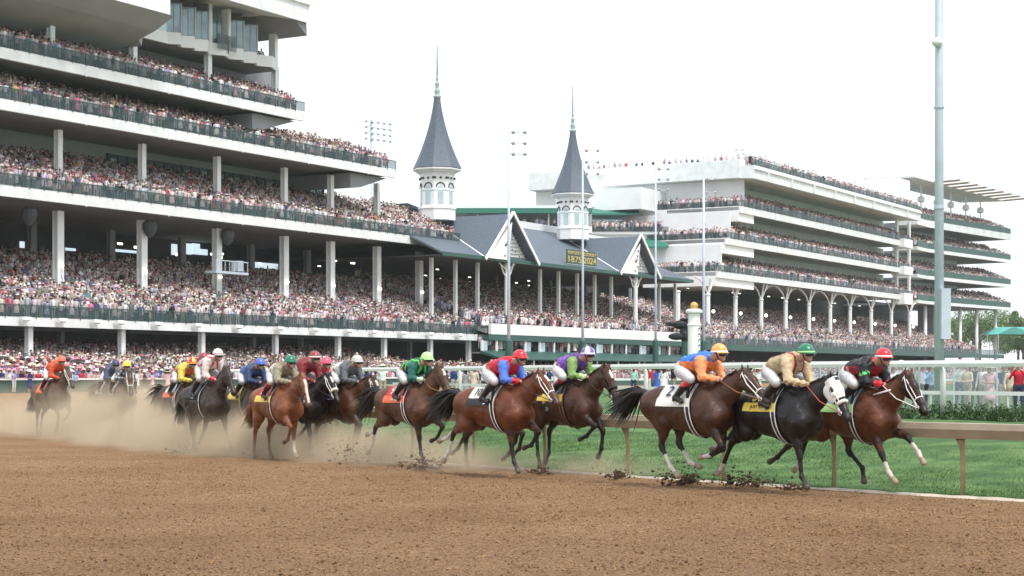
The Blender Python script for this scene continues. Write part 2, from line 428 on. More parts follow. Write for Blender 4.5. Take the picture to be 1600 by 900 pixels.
def near_px(px, path): return min(path, key=lambda p: abs(800+F*p.x/p.y-px))
for px in (1560+230, 1484, 1225, 1005, 850, 708, 632, 505, 377):
    p = near_px(px, tp)
    i = tp.index(p); d = (tp[min(i+1, len(tp)-1)]-tp[max(0, i-1)]).normalized(); u = Vector((0, 0, 1)).cross(d).normalized()
    if (u.x*(CX-p.x)+u.y*(CY-p.y)) < 0: u = -u
    g = Hs(p.x, p.y)
    b = MB(); q = p-OFF+u*.22; q.z = g-OFF.z-.05; top = p.z-OFF.z
    b.tube([q, (q.x, q.y, top-.35), Vector((q.x, q.y, top-.2))-u*.03, p-OFF+u*.1+Vector((0, 0, -.06)), p-OFF], [.085, .085, .085, .08, .08], 8)
    b.build('post', M['white2'], t, smooth=True)
# lower rail
lp = crv([(28, 41, 1.38), (16.6, 52.5, 1.38), (11, 62, 1.38), (6.5, 73, 1.38), (-.5, 90, 1.4), (-7, 102, 1.42)], 1.4)
t = empty('low_white_rail', (10, 64, Hs(10, 64))); OFF = t.location.copy()
tag(t, 'lower white rail on thin white posts behind the tall white rail', 'rail')
sweep([p-OFF for p in lp], [(-.05, -.06), (.05, -.06), (.05, .06), (-.05, .06)], 'top_rail', M['white2'], t)
for i, p in enumerate(lp[::2]):
    b = MB(); q = p-OFF; b.tube([(q.x, q.y, Hs(p.x, p.y)-.05-OFF.z), (q.x, q.y, q.z)], .035, 6); b.build('post', M['white2'], t)
# far infield rail
lp = crv([(34, 108, 1.62), (20, 112, 1.62), (8, 116, 1.62), (-4, 120, 1.62)], 2.2)
t = empty('infield_rail', (10, 115, Hs(10, 115))); OFF = t.location.copy()
tag(t, 'far thin white rail in front of the people standing in the infield', 'rail')
sweep([p-OFF for p in lp], [(-.05, -.07), (.05, -.07), (.05, .07), (-.05, .07)], 'top_rail', M['white2'], t)
for i, p in enumerate(lp):
    b = MB(); q = p-OFF; b.tube([(q.x, q.y, Hs(p.x, p.y)-.05-OFF.z), (q.x, q.y, q.z)], .035, 6); b.build('post', M['white2'], t)

# outer wall of the straight
WN = 101.0
t = empty('track_wall', W(120, WN, .5), RZ); tag(t, 'green track wall with a white top rail in front of the trackside crowd', 'wall')
b = MB(); b.box(-70, 75, 0, .12, -.2, 1.0); b.build('wall_panel', M['greenmetal'], t)
b = MB(); b.box(-70, 75, -.12, .2, 1.003, 1.14); b.build('top_rail', M['white2'], t)
b = MB()
for s in np.arange(-69, 75, 2.4): b.box(s, s+.1, -.05, -.003, -.2, .99)
b.build('batten', M['greenmetal'], t)
t = empty('trackside_fence', W(240, WN, .5), RZ); tag(t, 'long green picket fence with white rail below the middle grandstand', 'fence')
b = MB(); b.box(-45, 210, 0, .08, -.2, .75); b.build('fence_panel', M['greenmetal'], t)
b = MB(); b.box(-45, 210, -.1, .14, .753, .87); b.build('top_rail', M['white2'], t)

# ================================================================== STANDS
STANDS = {}
def stand(name, label, s0, n0, cat='grandstand'):
    t = empty(name, W(s0, n0, .5), RZ); tag(t, label, cat); t['s0'] = s0; t['n0'] = n0
    return t
class SB(MB):
    """builder in (s, n, z)"""
    def out(s, name, m, t, smooth=False): return s.build(name, m, t, smooth, off=(t['s0'], t['n0'], .5))
def railing(t, s0, s1, n, z, side=None):
    b = SB(); b.box(s0, s1, n, n+.04, z+.06, z+1.02); o = b.out('railing', M['railglass'], t)
    b = SB(); b.box(s0, s1, n-.03, n+.07, z+1.022, z+1.09)
    for s in np.arange(s0, s1, 1.8): b.box(s, s+.07, n-.045, n-.002, z-.1, z+1.02)
    h = b.build('handrail', M['greenmetal'], o, off=(t['s0'], t['n0'], .5))
    return o
def deck(t, s0, s1, n0, n1, zb, zt, mat_f=None, thick=.5, jn=True):
    """fascia + slab"""
    b = SB(); b.box(s0, s1, n0, n0+.35, zb, zt); f = b.out('fascia', mat_f or M['fascia'], t)
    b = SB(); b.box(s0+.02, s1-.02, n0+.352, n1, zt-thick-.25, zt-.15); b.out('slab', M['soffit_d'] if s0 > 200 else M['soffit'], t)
    if jn:
        for s in np.arange(s0+5, s1, 11.6): b = SB(); b.box(s, s+.12, n0-.05, n0-.002, zb-.12, zt-.12); b.build('joint_cover', M['white'], f, off=(t['s0'], t['n0'], .5))
SPOTS = []
def seats(t, s0, s1, n0, n1, z0, slope, ds=.6, dn=.85, m=None, surf=True, dens=.93, stand_=True, name='seating'):
    if surf:
        b = SB()
        pts = [(n0, z0-.6), (n0, z0)]; nn = n0; z = z0
        while nn < n1-1e-3:
            nn = min(nn+dn, n1); pts.append((nn, z)); z += slope*dn; pts.append((nn, z)) if nn < n1 else None
        pts.append((n1, z0-.6+slope*(n1-n0)-.4))
        b.prism([(p[0], p[1]) for p in pts], 'x', s0, s1); b.out(name, m or M['slab'], t)
    n = n0+.35; z = z0
    while n < n1-.2:
        for s in np.arange(s0+.25, s1-.2, ds):
            if random.random() < dens: SPOTS.append((s+random.gauss(0, .1), n+random.gauss(0, .09), z+.0))
        n += dn; z += slope*dn
def columns(t, pxs, n, z0, z1, w=.75, d=.6, m=None, name='column', cap=True, ss=None):
    for s in (ss or [Sx(p, n) for p in pxs]):
        b = SB(); b.box(s-w/2, s+w/2, n-d/2, n-d/2+.13, z0, z1); b.box(s-w/2, s+w/2, n+d/2-.13, n+d/2, z0, z1); b.box(s-.1, s+.1, n-d/2+.131, n+d/2-.131, z0, z1)
        if False: b.box(s-w/2-.15, s+w/2+.15, n-d/2-.15, n+d/2+.15, z1-.3, z1-.01)
        b.out(name, m or M['white'], t)
FACE = math.atan2(-SA, CA)      # crowd looks towards the track

# ---------- A: the big clubhouse on the left
SL = 58.0
S1, S2, S3, S4 = Sx(746, 112.5), Sx(718.5, 117), Sx(618.5, 117), Sx(476, 117)
A = stand('clubhouse', 'tall white multi deck clubhouse stand packed with people, left side of the track', 110, 103)
# lower apron seating
seats(A, SL, Sx(735, 103), 103.2, 121, .55, .17, dn=.85, name='lower_seating')
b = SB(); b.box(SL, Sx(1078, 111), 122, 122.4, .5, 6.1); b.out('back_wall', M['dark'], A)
Z1t, Z1b = 6.95, 6.15
deck(A, SL, S1, 112.5, 140, Z1b, Z1t, thick=.3, jn=False)
railing(A, SL, S1, 112.45, Z1t)
seats(A, SL, S1+.5, 112.8, 132, Z1t, .34, name='main_seating')
b = SB(); b.box(SL, Sx(1068, 114)-4.1, 140, 140.5, 5, 19)
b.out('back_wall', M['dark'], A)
columns(A, [45, 190, 315, 430, 528, 600, 672, 732], 113.4, .5+.8, Z1b-.02, .55, .5)
columns(A, [95, 395, 470, 640], 119, .5+.8, 6, .5, .5, M['soffit'], cap=False)
# lamps hung on the first deck
for px in (40, 97, 151, 188, 246, 309, 372, 437, 492, 545, 584, 629, 672, 718):
    s = Sx(px, 112); b = SB(); b.box(s-.5, s+.5, 111.8, 112.3, 6.75, 6.95); b.ball((s-.2, 111.7, 6.7), .32, 8, (1.3, .8, .6)); b.out('floodlight', M['white2'], A)
ZC = 17.9
cpx = [91, 222, 339, 444, 516.5, 589, 655]
s91 = Sx(91, 120); cols = [s91-11.6, s91]+[Sx(p, 120) for p in cpx[1:]]
columns(A, None, 120, 9.2, ZC-.4, .85, .7, ss=cols)
columns(A, [50, 173, 284, 392, 480], 131, 12, ZC-.4, .8, .6, M['soffit'], cap=False)
for px in (91, 222, 339, 444, 516.5, 589, 655):
    s = Sx(px, 120); b = SB(); b.ball((s-.1, 119.4, 12.3), .17, 8); b.out('column_lamp', M['lamp'], A)
# hanging speaker clusters
for px in (58, 246, 367):
    s = Sx(px, 118); b = SB(); b.lathe([(.3, 0), (.7, -.3), (.75, -.9), (.45, -1.5), (.2, -1.8)][::-1], 10, (s, 119, ZC-.4)); b.out('loudspeaker', M['dark'], A)
# camera platform
s = Sx(345, 119); b = SB(); b.box(s-2, s+3.4, 118, 119.5, 12.6, 12.85)
for k in range(8): b.box(s-2+k*.75, s-1.94+k*.75, 118, 118.05, 12.85, 14)
b.box(s-2, s+3.4, 118, 118.06, 13.9, 14.0); b.box(s+2.0, s+2.9, 118.3, 119.2, 13.0, 14.1); b.out('camera_platform', M['steel'], A)
# glowing panels stand in for daylight through gaps behind the main level
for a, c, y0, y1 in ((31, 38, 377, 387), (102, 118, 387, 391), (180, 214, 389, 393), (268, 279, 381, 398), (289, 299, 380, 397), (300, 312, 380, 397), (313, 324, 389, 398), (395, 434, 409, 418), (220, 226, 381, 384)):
    b = SB(); b.box(Sx(a, 139.9), Sx(c, 139.9), 139.85, 139.95, Zy(a, y1, 139.9), Zy(a, y0, 139.9)); b.out('opening_glow', M['bright'], A)
# ceiling lights
for k in range(16):
    b = SB(); s = random.uniform(SL+20, S1); n = random.uniform(124, 138); b.box(s, s+random.uniform(.5, 1.0), n, n+.15, 16.2-(n-124)*.02, 16.26); b.out('ceiling_light', M['lamp'], A)
# level 2
deck(A, SL, S2, 117, 140, 17.9, 18.9)
railing(A, SL, S2, 116.95, 18.9)
seats(A, SL, S2-.3, 117.4, 127, 18.9, .42, name='second_seating')
# tapered end of the second deck under the people
b = SB(); b.box(S3-12, S2-1, 127.1, 127.4, 18.9, 22.6); b.out('back_wall', M['wallgrey'], A)
b = SB(); b.box(SL, S3-3, 127.3, 127.8, 22, 25.8); b.out('back_wall', M['wallgrey'], A)
w0, w1 = Sx(166, 127.2), Sx(505, 127.2)
b = SB(); b.box(w0, w1, 127.1, 127.25, 22.9, 25.0); win = b.out('window_band', M['glass'], A)
for s in np.arange(w0, w1, 1.45): b = SB(); b.box(s, s+.12, 126.95, 127.09, 22.9, 25.0); b.build('mullion', M['dark'], win, off=(110, 103, .5))
for s in np.arange(w0+.4, w1, 2.9): b = SB(); b.box(s, s+.9, 127.0, 127.06, 23.6, 24.0+random.uniform(.3, .7)); b.build('pale_pane', M['glasspale'], win, off=(110, 103, .5))  # pale panes, their brightness is only in the glass colour
columns(A, None, 120, 19.8, 25.2, .6, .6, ss=[c for c in cols if c < S3+1]+[Sx(576, 120)][:0])
# level 3
deck(A, SL, S3, 117, 130, 25.6, 26.6)
railing(A, SL, S3, 116.95, 26.6)
seats(A, SL, S3-.3, 117.4, 123.5, 26.6, .36, name='third_seating')
b = SB(); b.box(SL, S4+2, 123.6, 124, 26.6, 30.5); b.out('back_wall', M['dark'], A)  # near-black colour stands in for the shadow behind the third deck
# tapered bracket at deck ends
for Se, z in ((S3, 25.6), (S4, 30.2)):
    b = SB(); b.prism([(Se-.5, z-.0), (Se-6, z-1.6), (Se-8, z-1.8), (Se-8, z-.05)], 'y', 118, 127) ; b.out('bracket', M['soffit'], A)
# level 4
deck(A, SL, S4, 117, 130, 30.2, 31.2)
railing(A, SL, S4, 116.95, 31.2)
seats(A, SL, S4-.3, 117.4, 123.5, 31.2, .36, name='fourth_seating')
b = SB(); b.box(SL, Sx(432, 124), 123.6, 124, 31, 37); b.out('back_wall', M['soffit'], A)
columns(A, [79, 208, 325, 430], 119.6, 32.2, 36.2, .6, .6)
# suites
q0, q1 = Sx(213, 119), Sx(436.5, 119)
b = SB(); b.box(q0, q1, 119.3, 132, 35.7, 36.1); b.out('suite_floor', M['soffit'], A)
b = SB(); b.box(q0, Sx(398, 124.5), 124.5, 125, 36.1, 40.8); b.out('suite_wall', M['wallgrey'], A)
b = SB(); b.box(Sx(432, 119), q1, 119.2, 120.1, 35.71, 41.3); b.out('pier', M['white'], A); b = SB(); b.box(Sx(327, 119), Sx(332, 119), 119, 120, 36.1, 41); b.out('pier', M['white'], A); b = SB(); b.box(Sx(357, 119), Sx(361, 119), 119, 120, 36.1, 41); b.out('pier', M['white'], A)
def zig(pxs, z0, z1, name, m, out=.9, dy=0, th=.12):
    b = SB()
    for a, c in zip(pxs[:-1], pxs[1:]):
        sa, sc = Sx(a, 119), Sx(c, 119); sm = sa+(sc-sa)*.5
        for p, q in (((sa, 119.2), (sm, 119.2-out)), ((sm, 119.2-out), (sc, 119.2))):
            d = Vector((q[0]-p[0], q[1]-p[1], 0)).normalized(); nn = Vector((-d.y, d.x, 0))*th
            b.add([(p[0], p[1]+dy, z0), (q[0], q[1]+dy, z0), (q[0]+nn.x, q[1]+nn.y+dy, z0), (p[0]+nn.x, p[1]+nn.y+dy, z0),
                   (p[0], p[1]+dy, z1), (q[0], q[1]+dy, z1), (q[0]+nn.x, q[1]+nn.y+dy, z1), (p[0]+nn.x, p[1]+nn.y+dy, z1)],
                  [(0, 1, 5, 4), (1, 2, 6, 5), (2, 3, 7, 6), (3, 0, 4, 7), (4, 5, 6, 7), (0, 3, 2, 1)])
        
    return b.out(name, m, A)
def zig_glass(pxs, z0, z1):
    for a, c in zip(pxs[:-1], pxs[1:]):
        sa, sc = Sx(a, 119), Sx(c, 119); sm = sa+(sc-sa)*.5
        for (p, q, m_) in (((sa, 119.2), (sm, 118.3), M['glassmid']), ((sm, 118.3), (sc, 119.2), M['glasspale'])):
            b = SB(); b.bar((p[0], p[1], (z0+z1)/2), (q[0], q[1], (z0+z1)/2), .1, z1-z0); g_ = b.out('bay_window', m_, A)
            b = SB(); b.box(q[0]-.09, q[0]+.09, q[1]-.15, q[1]+.05, z0, z1)
            k_ = .5; b.box(p[0]*k_+q[0]*k_-.05, p[0]*k_+q[0]*k_+.05, p[1]*k_+q[1]*k_-.12, p[1]*k_+q[1]*k_+.02, z0, z1); b.build('mullion', M['wallgrey'], g_, off=(110, 103, .5))
M['glassmid'] = mat('shaded_glass', (.2, .28, .31), .08, noise=.35, nscale=.7, metal=.35)  # darker copy for the left bay faces, their shade put into the colour
bays1 = [262, 285, 306, 328]; bays2 = [361, 382.5, 403]
for bb in (bays1, bays2):
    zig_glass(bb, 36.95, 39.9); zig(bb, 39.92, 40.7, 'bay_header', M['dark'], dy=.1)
zig([262, 285, 306, 328, 361, 382.5, 403, 432], 35.7, 36.93, 'bay_parapet', M['white'], dy=-.05, th=.3)
b = SB(); b.box(q0, Sx(262, 119), 119, 119.4, 35.7, 36.9); b.out('parapet', M['white'], A)
b = SB(); b.box(q0, Sx(262, 119), 119.1, 119.2, 36.93, 39.6); b.out('window', M['glasspale'], A)
b = SB(); b.box(Sx(333, 119), Sx(344, 119), 119.5, 119.6, 36.9, 40.2); b.box(Sx(345.5, 119), Sx(352, 119), 119.5, 119.6, 36.9, 40.2); b.out('door', M['glass'], A)
b = SB(); b.box(Sx(331, 119), Sx(360, 119), 118.2, 118.26, 36.3, 37.9); b.out('balcony_rail', M['railglass'], A)
# top roof slab with cornice and rooftop deck
rs = Sx(483.5, 115)
b = SB()
b.prism([(115, 40.6), (115, 42.5), (114.75, 42.55), (114.75, 42.8), (114.95, 42.85), (114.95, 43.1), (140, 43.1), (140, 41.4), (119, 41.35)], 'x', Sx(262, 115), rs)
b.out('roof_slab', M['fascia'], A)
b = SB(); b.prism([(rs-.01, 40.62), (rs-.01, 41.4), (q1-3, 41.34), (q1+.3, 39.3)], 'y', 115.4, 131); b.out('bracket', M['soffit'], A)
railing(A, Sx(380, 115), rs-.5, 115.4, 43.1)
for n in (115.9, 116.7):
    for s in np.arange(Sx(385, 115), rs-.8, .55):
        if random.random() < .85: SPOTS.append((s, n, 43.1))
for k in range(9): SPOTS.append((random.uniform(Sx(406, 119), Sx(428, 119)), random.uniform(119.8, 121), 36.1))
SPOTS += [(Sx(340, 119), 118.8, 36.1), (Sx(352, 119), 118.7, 36.1)]
# projecting upper block at far left
e1 = Sx(266, 113.5)
b = SB(); b.prism([(113.5, 37.0), (113.5, 47), (136, 47), (136, 37.7), (118, 37.7)], 'x', Sx(175, 113.5)-10, e1); b.out('upper_block', M['white'], A)
b = SB(); b.prism([(113.6, 36.98), (136, 36.98), (136, 33.6), (123.2, 33.6), (116, 35.8)], 'x', SL, Sx(207, 119)); b.out('raking_wall', M['wallgrey'], A)
b = SB(); b.prism([(Sx(208, 119), 36.9), (Sx(208, 119), 35.0), (Sx(212, 119), 34.6), (Sx(216, 119), 36.9)], 'y', 118.2, 124); b.out('bracket', M['wallgrey'], A)

# small dark canopy seen behind the second deck's end
b = SB(); b.prism([(Sx(570, 135), 24.2), (Sx(570, 135), 24.8), (Sx(626, 133), 24.0), (Sx(626, 133), 23.9)], 'y', 128, 136); b.out('canopy', M['dark'], A)

# ---------- B: old pavilion with gables and twin spires
PS0, PS1 = Sx(683, 113), Sx(1068, 114)
Bv = stand('spired_pavilion', 'old wooden pavilion with slate roof, two gables and twin spires between the big white stands', 190, 111)
EN, EZ, RN, RZ_ = 112.3, 16.75, 127, 23.6
slope_r = (RZ_-EZ)/(RN-EN)
hip = 10
b = SB()
def slab(b, q, th=.25):
    q = [Vector(p) for p in q]; nrm = (q[1]-q[0]).cross(q[2]-q[0]).normalized()*th; n = len(q)
    vs = q+[p-nrm for p in q]
    b.add(vs, [tuple(range(n)), tuple(range(2*n-1, n-1, -1))]+[(i, i+n, (i+1) % n+n, (i+1) % n) for i in range(n)])
slab(b, [(PS0, EN, EZ), (PS1, EN, EZ), (PS1-hip, RN, RZ_), (PS0, RN, RZ_)])
slab(b, [(PS1, EN, EZ), (PS1, 142, EZ), (PS1-hip, RN, RZ_)])
slab(b, [(PS1, 142, EZ), (PS0, 142, EZ), (PS0, RN, RZ_), (PS1-hip, RN, RZ_)])
b.out('roof', M['slate'], Bv)
b = SB(); b.box(PS0, PS1, EN-.06, EN-.003, EZ-.42, EZ+.06); b.out('gutter', M['greenmetal'], Bv)
b = SB(); b.box(PS0, PS1, EN+.3, 141, EZ-.42, EZ-.3); b.out('ceiling', M['dark'], Bv)
b = SB(); b.box(Sx(812, RN), Sx(872, RN), RN-.2, RN+.2, RZ_-.1, RZ_+.9); b.out('ridge_parapet', M['white'], Bv); b = SB(); b.box(Sx(919, RN), Sx(1000, RN), RN-.2, RN+.2, RZ_-.1, RZ_+.4); b.out('ridge_parapet', M['white'], Bv)
GN = 111.9
for (pa, ya, pl, pr) in ((801, 334, 761, 841), (1001, 369, 972, 1031)):
    sa = Sx(pa, GN); sl_, sr_ = Sx(pl, GN), Sx(pr, GN); za = Zy(pa, ya, GN); hw = (sr_-sl_)/2; sa = (sl_+sr_)/2*.35+sa*.65; zb = EZ-.15
    hw = max(hw, 3)
    nb = EN+(za-EZ)/slope_r
    b = SB()
    slab(b, [(sa-hw, GN, zb), (sa, GN, za), (sa, nb, za), (sa-hw, EN+.0, EZ-.1)])
    slab(b, [(sa, GN, za), (sa+hw, GN, zb), (sa+hw, EN+.0, EZ-.1), (sa, nb, za)])
    g = b.out('gable', M['slate'], Bv)
    OFFB = (190, 111, .5)
    # louvred face, bargeboards, king post and spindles
    b = SB(); b.prism([(sa-hw+.5, zb-.1), (sa+hw-.5, zb-.1), (sa, za-.6)], 'y', GN+1.2, GN+1.3); b.build('gable_wall', M['white'], g, off=OFFB)
    b = SB()
    for k in range(11):
        z = zb+.1+k*(za-zb-1)/11; h = hw*(1-(z-zb)/(za-zb))-.35
        b.box(sa-h, sa+h, GN+1.05, GN+1.19, z, z+.07)
    b.build('louvre', M['wallgrey'], g, off=OFFB)
    b = SB()
    b.bar((sa-hw-.3, GN-.05, zb-.2), (sa, GN-.05, za+.18), .14, .42); b.bar((sa, GN-.12, za+.18), (sa+hw+.3, GN-.12, zb-.2), .14, .42)
    b.build('bargeboard', M['white2'], g, off=OFFB)
    b = SB(); b.prism([(sa-hw+.2, zb), (sa-hw*.15, zb), (sa-.05, za-1.1)], 'y', GN+.05, GN+.15)
    b.build('fretwork', M['white2'], g, off=OFFB)
    b = SB()
    for k in range(5):
        u = k/4; b.ball((sa-hw*.28+u*hw*.15, GN-.01, zb+1.4+(.5-u)**2*2.0+.5*u*(za-zb)*.55), .17, 6, (1, .3, 1))
        b.ball((sa-hw*.30+u*hw*.55, GN-.01, zb+.5+.9*math.sin(u*3.1)), .15, 6, (1, .3, 1))
    b.build('fret_hole', M['dark'], g, off=OFFB)
    b = SB(); b.bar((sa-hw, EN, EZ+.02), (sa, nb, za+.03), .22, .1); b.build('valley_flashing', M['white2'], g, off=OFFB)
    # bracket and centre post
    b = SB(); b.lathe([(.34, 0), (.34, zb-9.4), (.42, zb-9.2), (.3, zb-9.05), (.3, zb-8.7)], 10, (sa+.2, GN+1, 8.7)); b.out('column', M['white'], Bv)
    b = SB()
    for sg in (-1, 1):
        b.tube([(sa+.2, GN+1, zb-2.2), (sa+.2+sg*.9, GN+1, zb-1.6), (sa+.2+sg*1.6, GN+1, zb-.5)], .1, 6); b.tube([(sa+.2, GN+1, zb-1.2), (sa+.2+sg*2, GN+1, zb-.35)], .09, 6)
        b.tube([(sa+.2, GN+1, zb-2.0), (sa+.2, GN+.5, zb-1.2), (sa+.2, GN, zb-.4)], .1, 6)
    b.out('bracket', M['white2'], Bv)
columns(Bv, [674, 711.5, 746, 843.7, 872.5, 901.6, 929, 955, 1030, 1055], 115.5, 8.3, EZ-.45, .42, .4, cap=False)
columns(Bv, [985, 860, 915, 775], 128, 12, EZ-.45, .42, .4, M['soffit'], cap=False)
b = SB(); b.box(S1-10, PS1, 131.5, 131.7, 13.2, 13.35); b.out('gallery_rail', M['white'], Bv)
for k in range(12):
    b = SB(); s = random.uniform(S1-20, PS1); n = random.uniform(120, 138); b.box(s, s+.5, n, n+.15, 15.6, 15.7); b.out('ceiling_light', M['lamp'], Bv)
seats(Bv, S1+.5, PS1, 111.6, 132, 7.7, .315, name='seating')
BS1 = Sx(1078, 111)
b = SB(); b.box(S1+.7, BS1, 110.9, 111.3, 6.95, 8.3); b.out('balcony_wall', M['white2'], Bv)
b = SB(); b.box(S1+.7, BS1, 111.31, 139, 6.5, 6.9); b.out('slab', M['soffit'], Bv)
b = SB(); b.box(S1-.2, BS1, 110.7, 111.6, 6.2, 6.88); b.out('band', M['greenmetal'], Bv)
# boxes with windows
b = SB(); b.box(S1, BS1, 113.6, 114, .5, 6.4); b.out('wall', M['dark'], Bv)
i = 0
for px in np.arange(754, 1075, 22.5):
    s = Sx(px, 110.8); b = SB(); b.box(s-.1, s+.16, 110.8, 111, 4.75, 6.2); b.out('window_post', M['white2'], Bv)
    if i % 4 in (0, 3) : 
        s2 = Sx(px+11, 110.8); b = SB(); b.box(s, s2, 111.1, 111.14, 4.8, 6.1); b.out('window', M['glasspale'], Bv)
    elif i % 4 == 1:
        b = SB(); b.box(s, Sx(px+22, 110.8), 112.2, 112.3, 4.8, 6.15); b.out('curtain', M['wallgrey'], Bv)
    i += 1
seats(Bv, S1, BS1, 111.2, 112.9, 4.75, .5, surf=False, dens=.8)
b = SB(); b.box(S1, BS1, 110.9, 113.6, 4.55, 4.75); b.out('floor', M['slab'], Bv)
b = SB(); b.prism([(110.95, 4.9), (107.6, 3.85), (107.6, 3.72), (110.95, 4.5)], 'x', S1-2, BS1+2); b.out('awning', M['greenmetal'], Bv)
columns(Bv, list(np.arange(768, 1080, 33)), 107.9, 1.2, 3.72, .12, .12, M['white2'], cap=False)
seats(Bv, Sx(735, 103), BS1+2, 102.2, 113.4, .55, .12, dn=.95, name='lower_seating')
# sign
sg0, sg1 = Sx(884, 113), Sx(931, 113)
t = empty('anniversary_sign', W((sg0+sg1)/2, 112.9, 17.2), RZ+math.pi); tag(t, 'green roof sign with gold lettering and the years 1875 and 2024', 'sign')
w = (sg1-sg0)/2
b = MB(); b.box(-w, w, -.06, .06, 0, 1.95); b.build('panel', M['signgreen'], t)
b = MB(); b.box(-w-.1, -w+.02, .0, .1, -.05, 2.0); b.box(-w, w, 0, .1, -.1, -.003); b.build('frame', M['copper'], t)
for x0, sz, z, tx in ((.27, .62, 1.5, 'KENTUCKY'), (-.27, .62, 1.5, 'DERBY'), (.27, 1.15, .6, '1875'), (-.27, 1.15, .6, '2024')):
    o = text_mesh(tx, sz*1.05, 'lettering', M['signgold'], t, .03, sx=1.0 if len(tx) > 4 else 1.5)
    wd = o.dimensions.x
    k = (w*.85)/max(wd, .01)
    o.data.transform(Matrix.Diagonal((k, 1, 1, 1)))
    # text faces the track: local x runs from right to left there
    o.rotation_euler = (R(90), 0, math.pi); o.location = (x0*w*2*.95, .09, z)
b = MB(); b.prism([(-.22, .15), (.22, .15), (.3, 1.6), (0, 1.85), (-.3, 1.6)], 'y', .07, .12); b.build('emblem', M['signgold'], t)

# twin spires
def spire(px, yr):
    n = 122.0; s = Sx(px, n); zr = Zy(px, yr, n)
    c = (s, n, 0)
    # drum
    b = SB(); oct_ = R(22.5)
    b.lathe([(2.42, 0), (2.42, zr-22.0-5.3), (2.55, zr-22.0-5.2), (2.5, zr-22.0-5.0), (2.3, zr-22-4.95), (2.3, zr-22.0-2.9), (2.38, zr-22-2.85), (2.38, zr-22-2.7), (2.3, zr-22-2.65), (2.3, zr-22.0-.9), (2.5, zr-22-.2)], 8, (s, n, 22.0), oct_)
    d = b.out('spire_tower', M['white2'], Bv)
    off = (190, 111, .5)
    b = SB()
    for k in range(8):
        a = 2*math.pi*k/8; ca, sa_ = math.cos(a), math.sin(a); ap = 2.3*math.cos(R(22.5))+.04
        u = Vector((-sa_, ca, 0)); o_ = Vector((s+ca*ap, n+sa_*ap, 0))
        # arch outline
        pts = [o_+u*(.58*math.cos(t_))+Vector((0, 0, zr-2.5+.62*math.sin(t_))) for t_ in np.linspace(0, math.pi, 9)]
        b.tube(pts, .085, 5)
        for q in (-.75, 0, .75): b.ball(o_+u*q+Vector((0, 0, zr-1.25)), .17, 6)
    b.build('fretwork', M['dark'], d, off=off)
    b = SB()
    for k in range(8):
        a = 2*math.pi*k/8; ca, sa_ = math.cos(a), math.sin(a); ap = 2.3*math.cos(R(22.5))+.01
        u = Vector((-sa_, ca, 0)); o_ = Vector((s+ca*ap, n+sa_*ap, 0)); w = .36
        vs = [o_+u*(sx*w)+Vector((ca*dd, sa_*dd, zz)) for dd in (0, .05) for sx, zz in ((-1, zr-4.6), (1, zr-4.6), (1, zr-2.5), (0, zr-2.15), (-1, zr-2.5))]
        b.add(vs, [(0, 1, 2, 3, 4), (9, 8, 7, 6, 5)]+[(i, i+5, (i+1) % 5+5, (i+1) % 5) for i in range(5)])
    wn = b.build('window', M['glasspale'], d, off=off)
    # cornice
    b = SB(); b.lathe([(2.45, -.35), (2.75, -.2), (2.9, 0), (3.28, .05), (3.3, .22), (3.0, .3)], 8, (s, n, zr-.25), oct_); b.build('cornice', M['white2'], d, off=off)
    prof = []
    for i in range(12):
        u = i/11; r = 3.25*(1-u)**1.0*.0+(.42+2.83*((1-u)**2.0*.62+(1-u)*.38)); prof.append((r, u*9.3))
    b = SB(); b.lathe(prof, 8, (s, n, zr+.08), oct_); b.out('spire', M['slate'], Bv)
    zt = zr+9.35
    b = SB(); b.lathe([(.5, 0), (.55, .2), (.35, .45), (.38, 1.0), (.22, 1.3), (.3, 1.9), (.12, 2.2), (.2, 2.6), (.06, 2.9)], 10, (s, n, zt)); b.out('finial', M['copper'], Bv)
    b = SB(); b.tube([(s, n, zt+2.8), (s, n, zt+6.9)], [.1, .05], 6); b.out('lightning_rod', M['rod'], Bv)
spire(683, 265); spire(895, 304)

# ---------- C: galleries behind the pavilion
Cg = empty('rear_gallery', (-2, 292, .5)); tag(Cg, 'white gallery building with a green roof edge seen behind the spires', 'building')
def wbox(b, px0, px1, Y, y0, y1, dep=6):
    b.box((px0-800)/F*Y, (px1-800)/F*Y, Y, Y+dep, EYE+(HZ-y1)/F*Y, EYE+(HZ-y0)/F*Y); return b
def gout(b, name, m, t): return b.build(name, m, t, off=tuple(t.location))
gout(wbox(MB(), 700, 925, 292, 321, 325, 14), 'roof', M['white'], Cg)
gout(wbox(MB(), 700, 925, 291, 325.3, 333, 2), 'roof_edge', M['greenroof'], Cg)
gout(wbox(MB(), 700, 925, 300, 326, 362, 6), 'back_wall', M['wallgrey'], Cg)
gout(wbox(MB(), 700, 925, 292, 354, 364, 8), 'parapet', M['white2'], Cg)
gout(wbox(MB(), 700, 925, 293, 364, 400, 8), 'wall', M['white'], Cg)
for px in (856, 800, 745): gout(wbox(MB(), px, px+2.5, 292.5, 333, 354, .3), 'column', M['white'], Cg)
WS = []      # extra spots in world coordinates
for k in range(34):
    px = random.uniform(812, 866); WS.append((*G(px, random.uniform(292.6, 297))[:2], EYE+(HZ-357)/F*293))
Cb = empty('corner_pavilion', (34, 306, .5)); tag(Cb, 'white rounded corner building with green awning between the right spire and the big right stand', 'building')
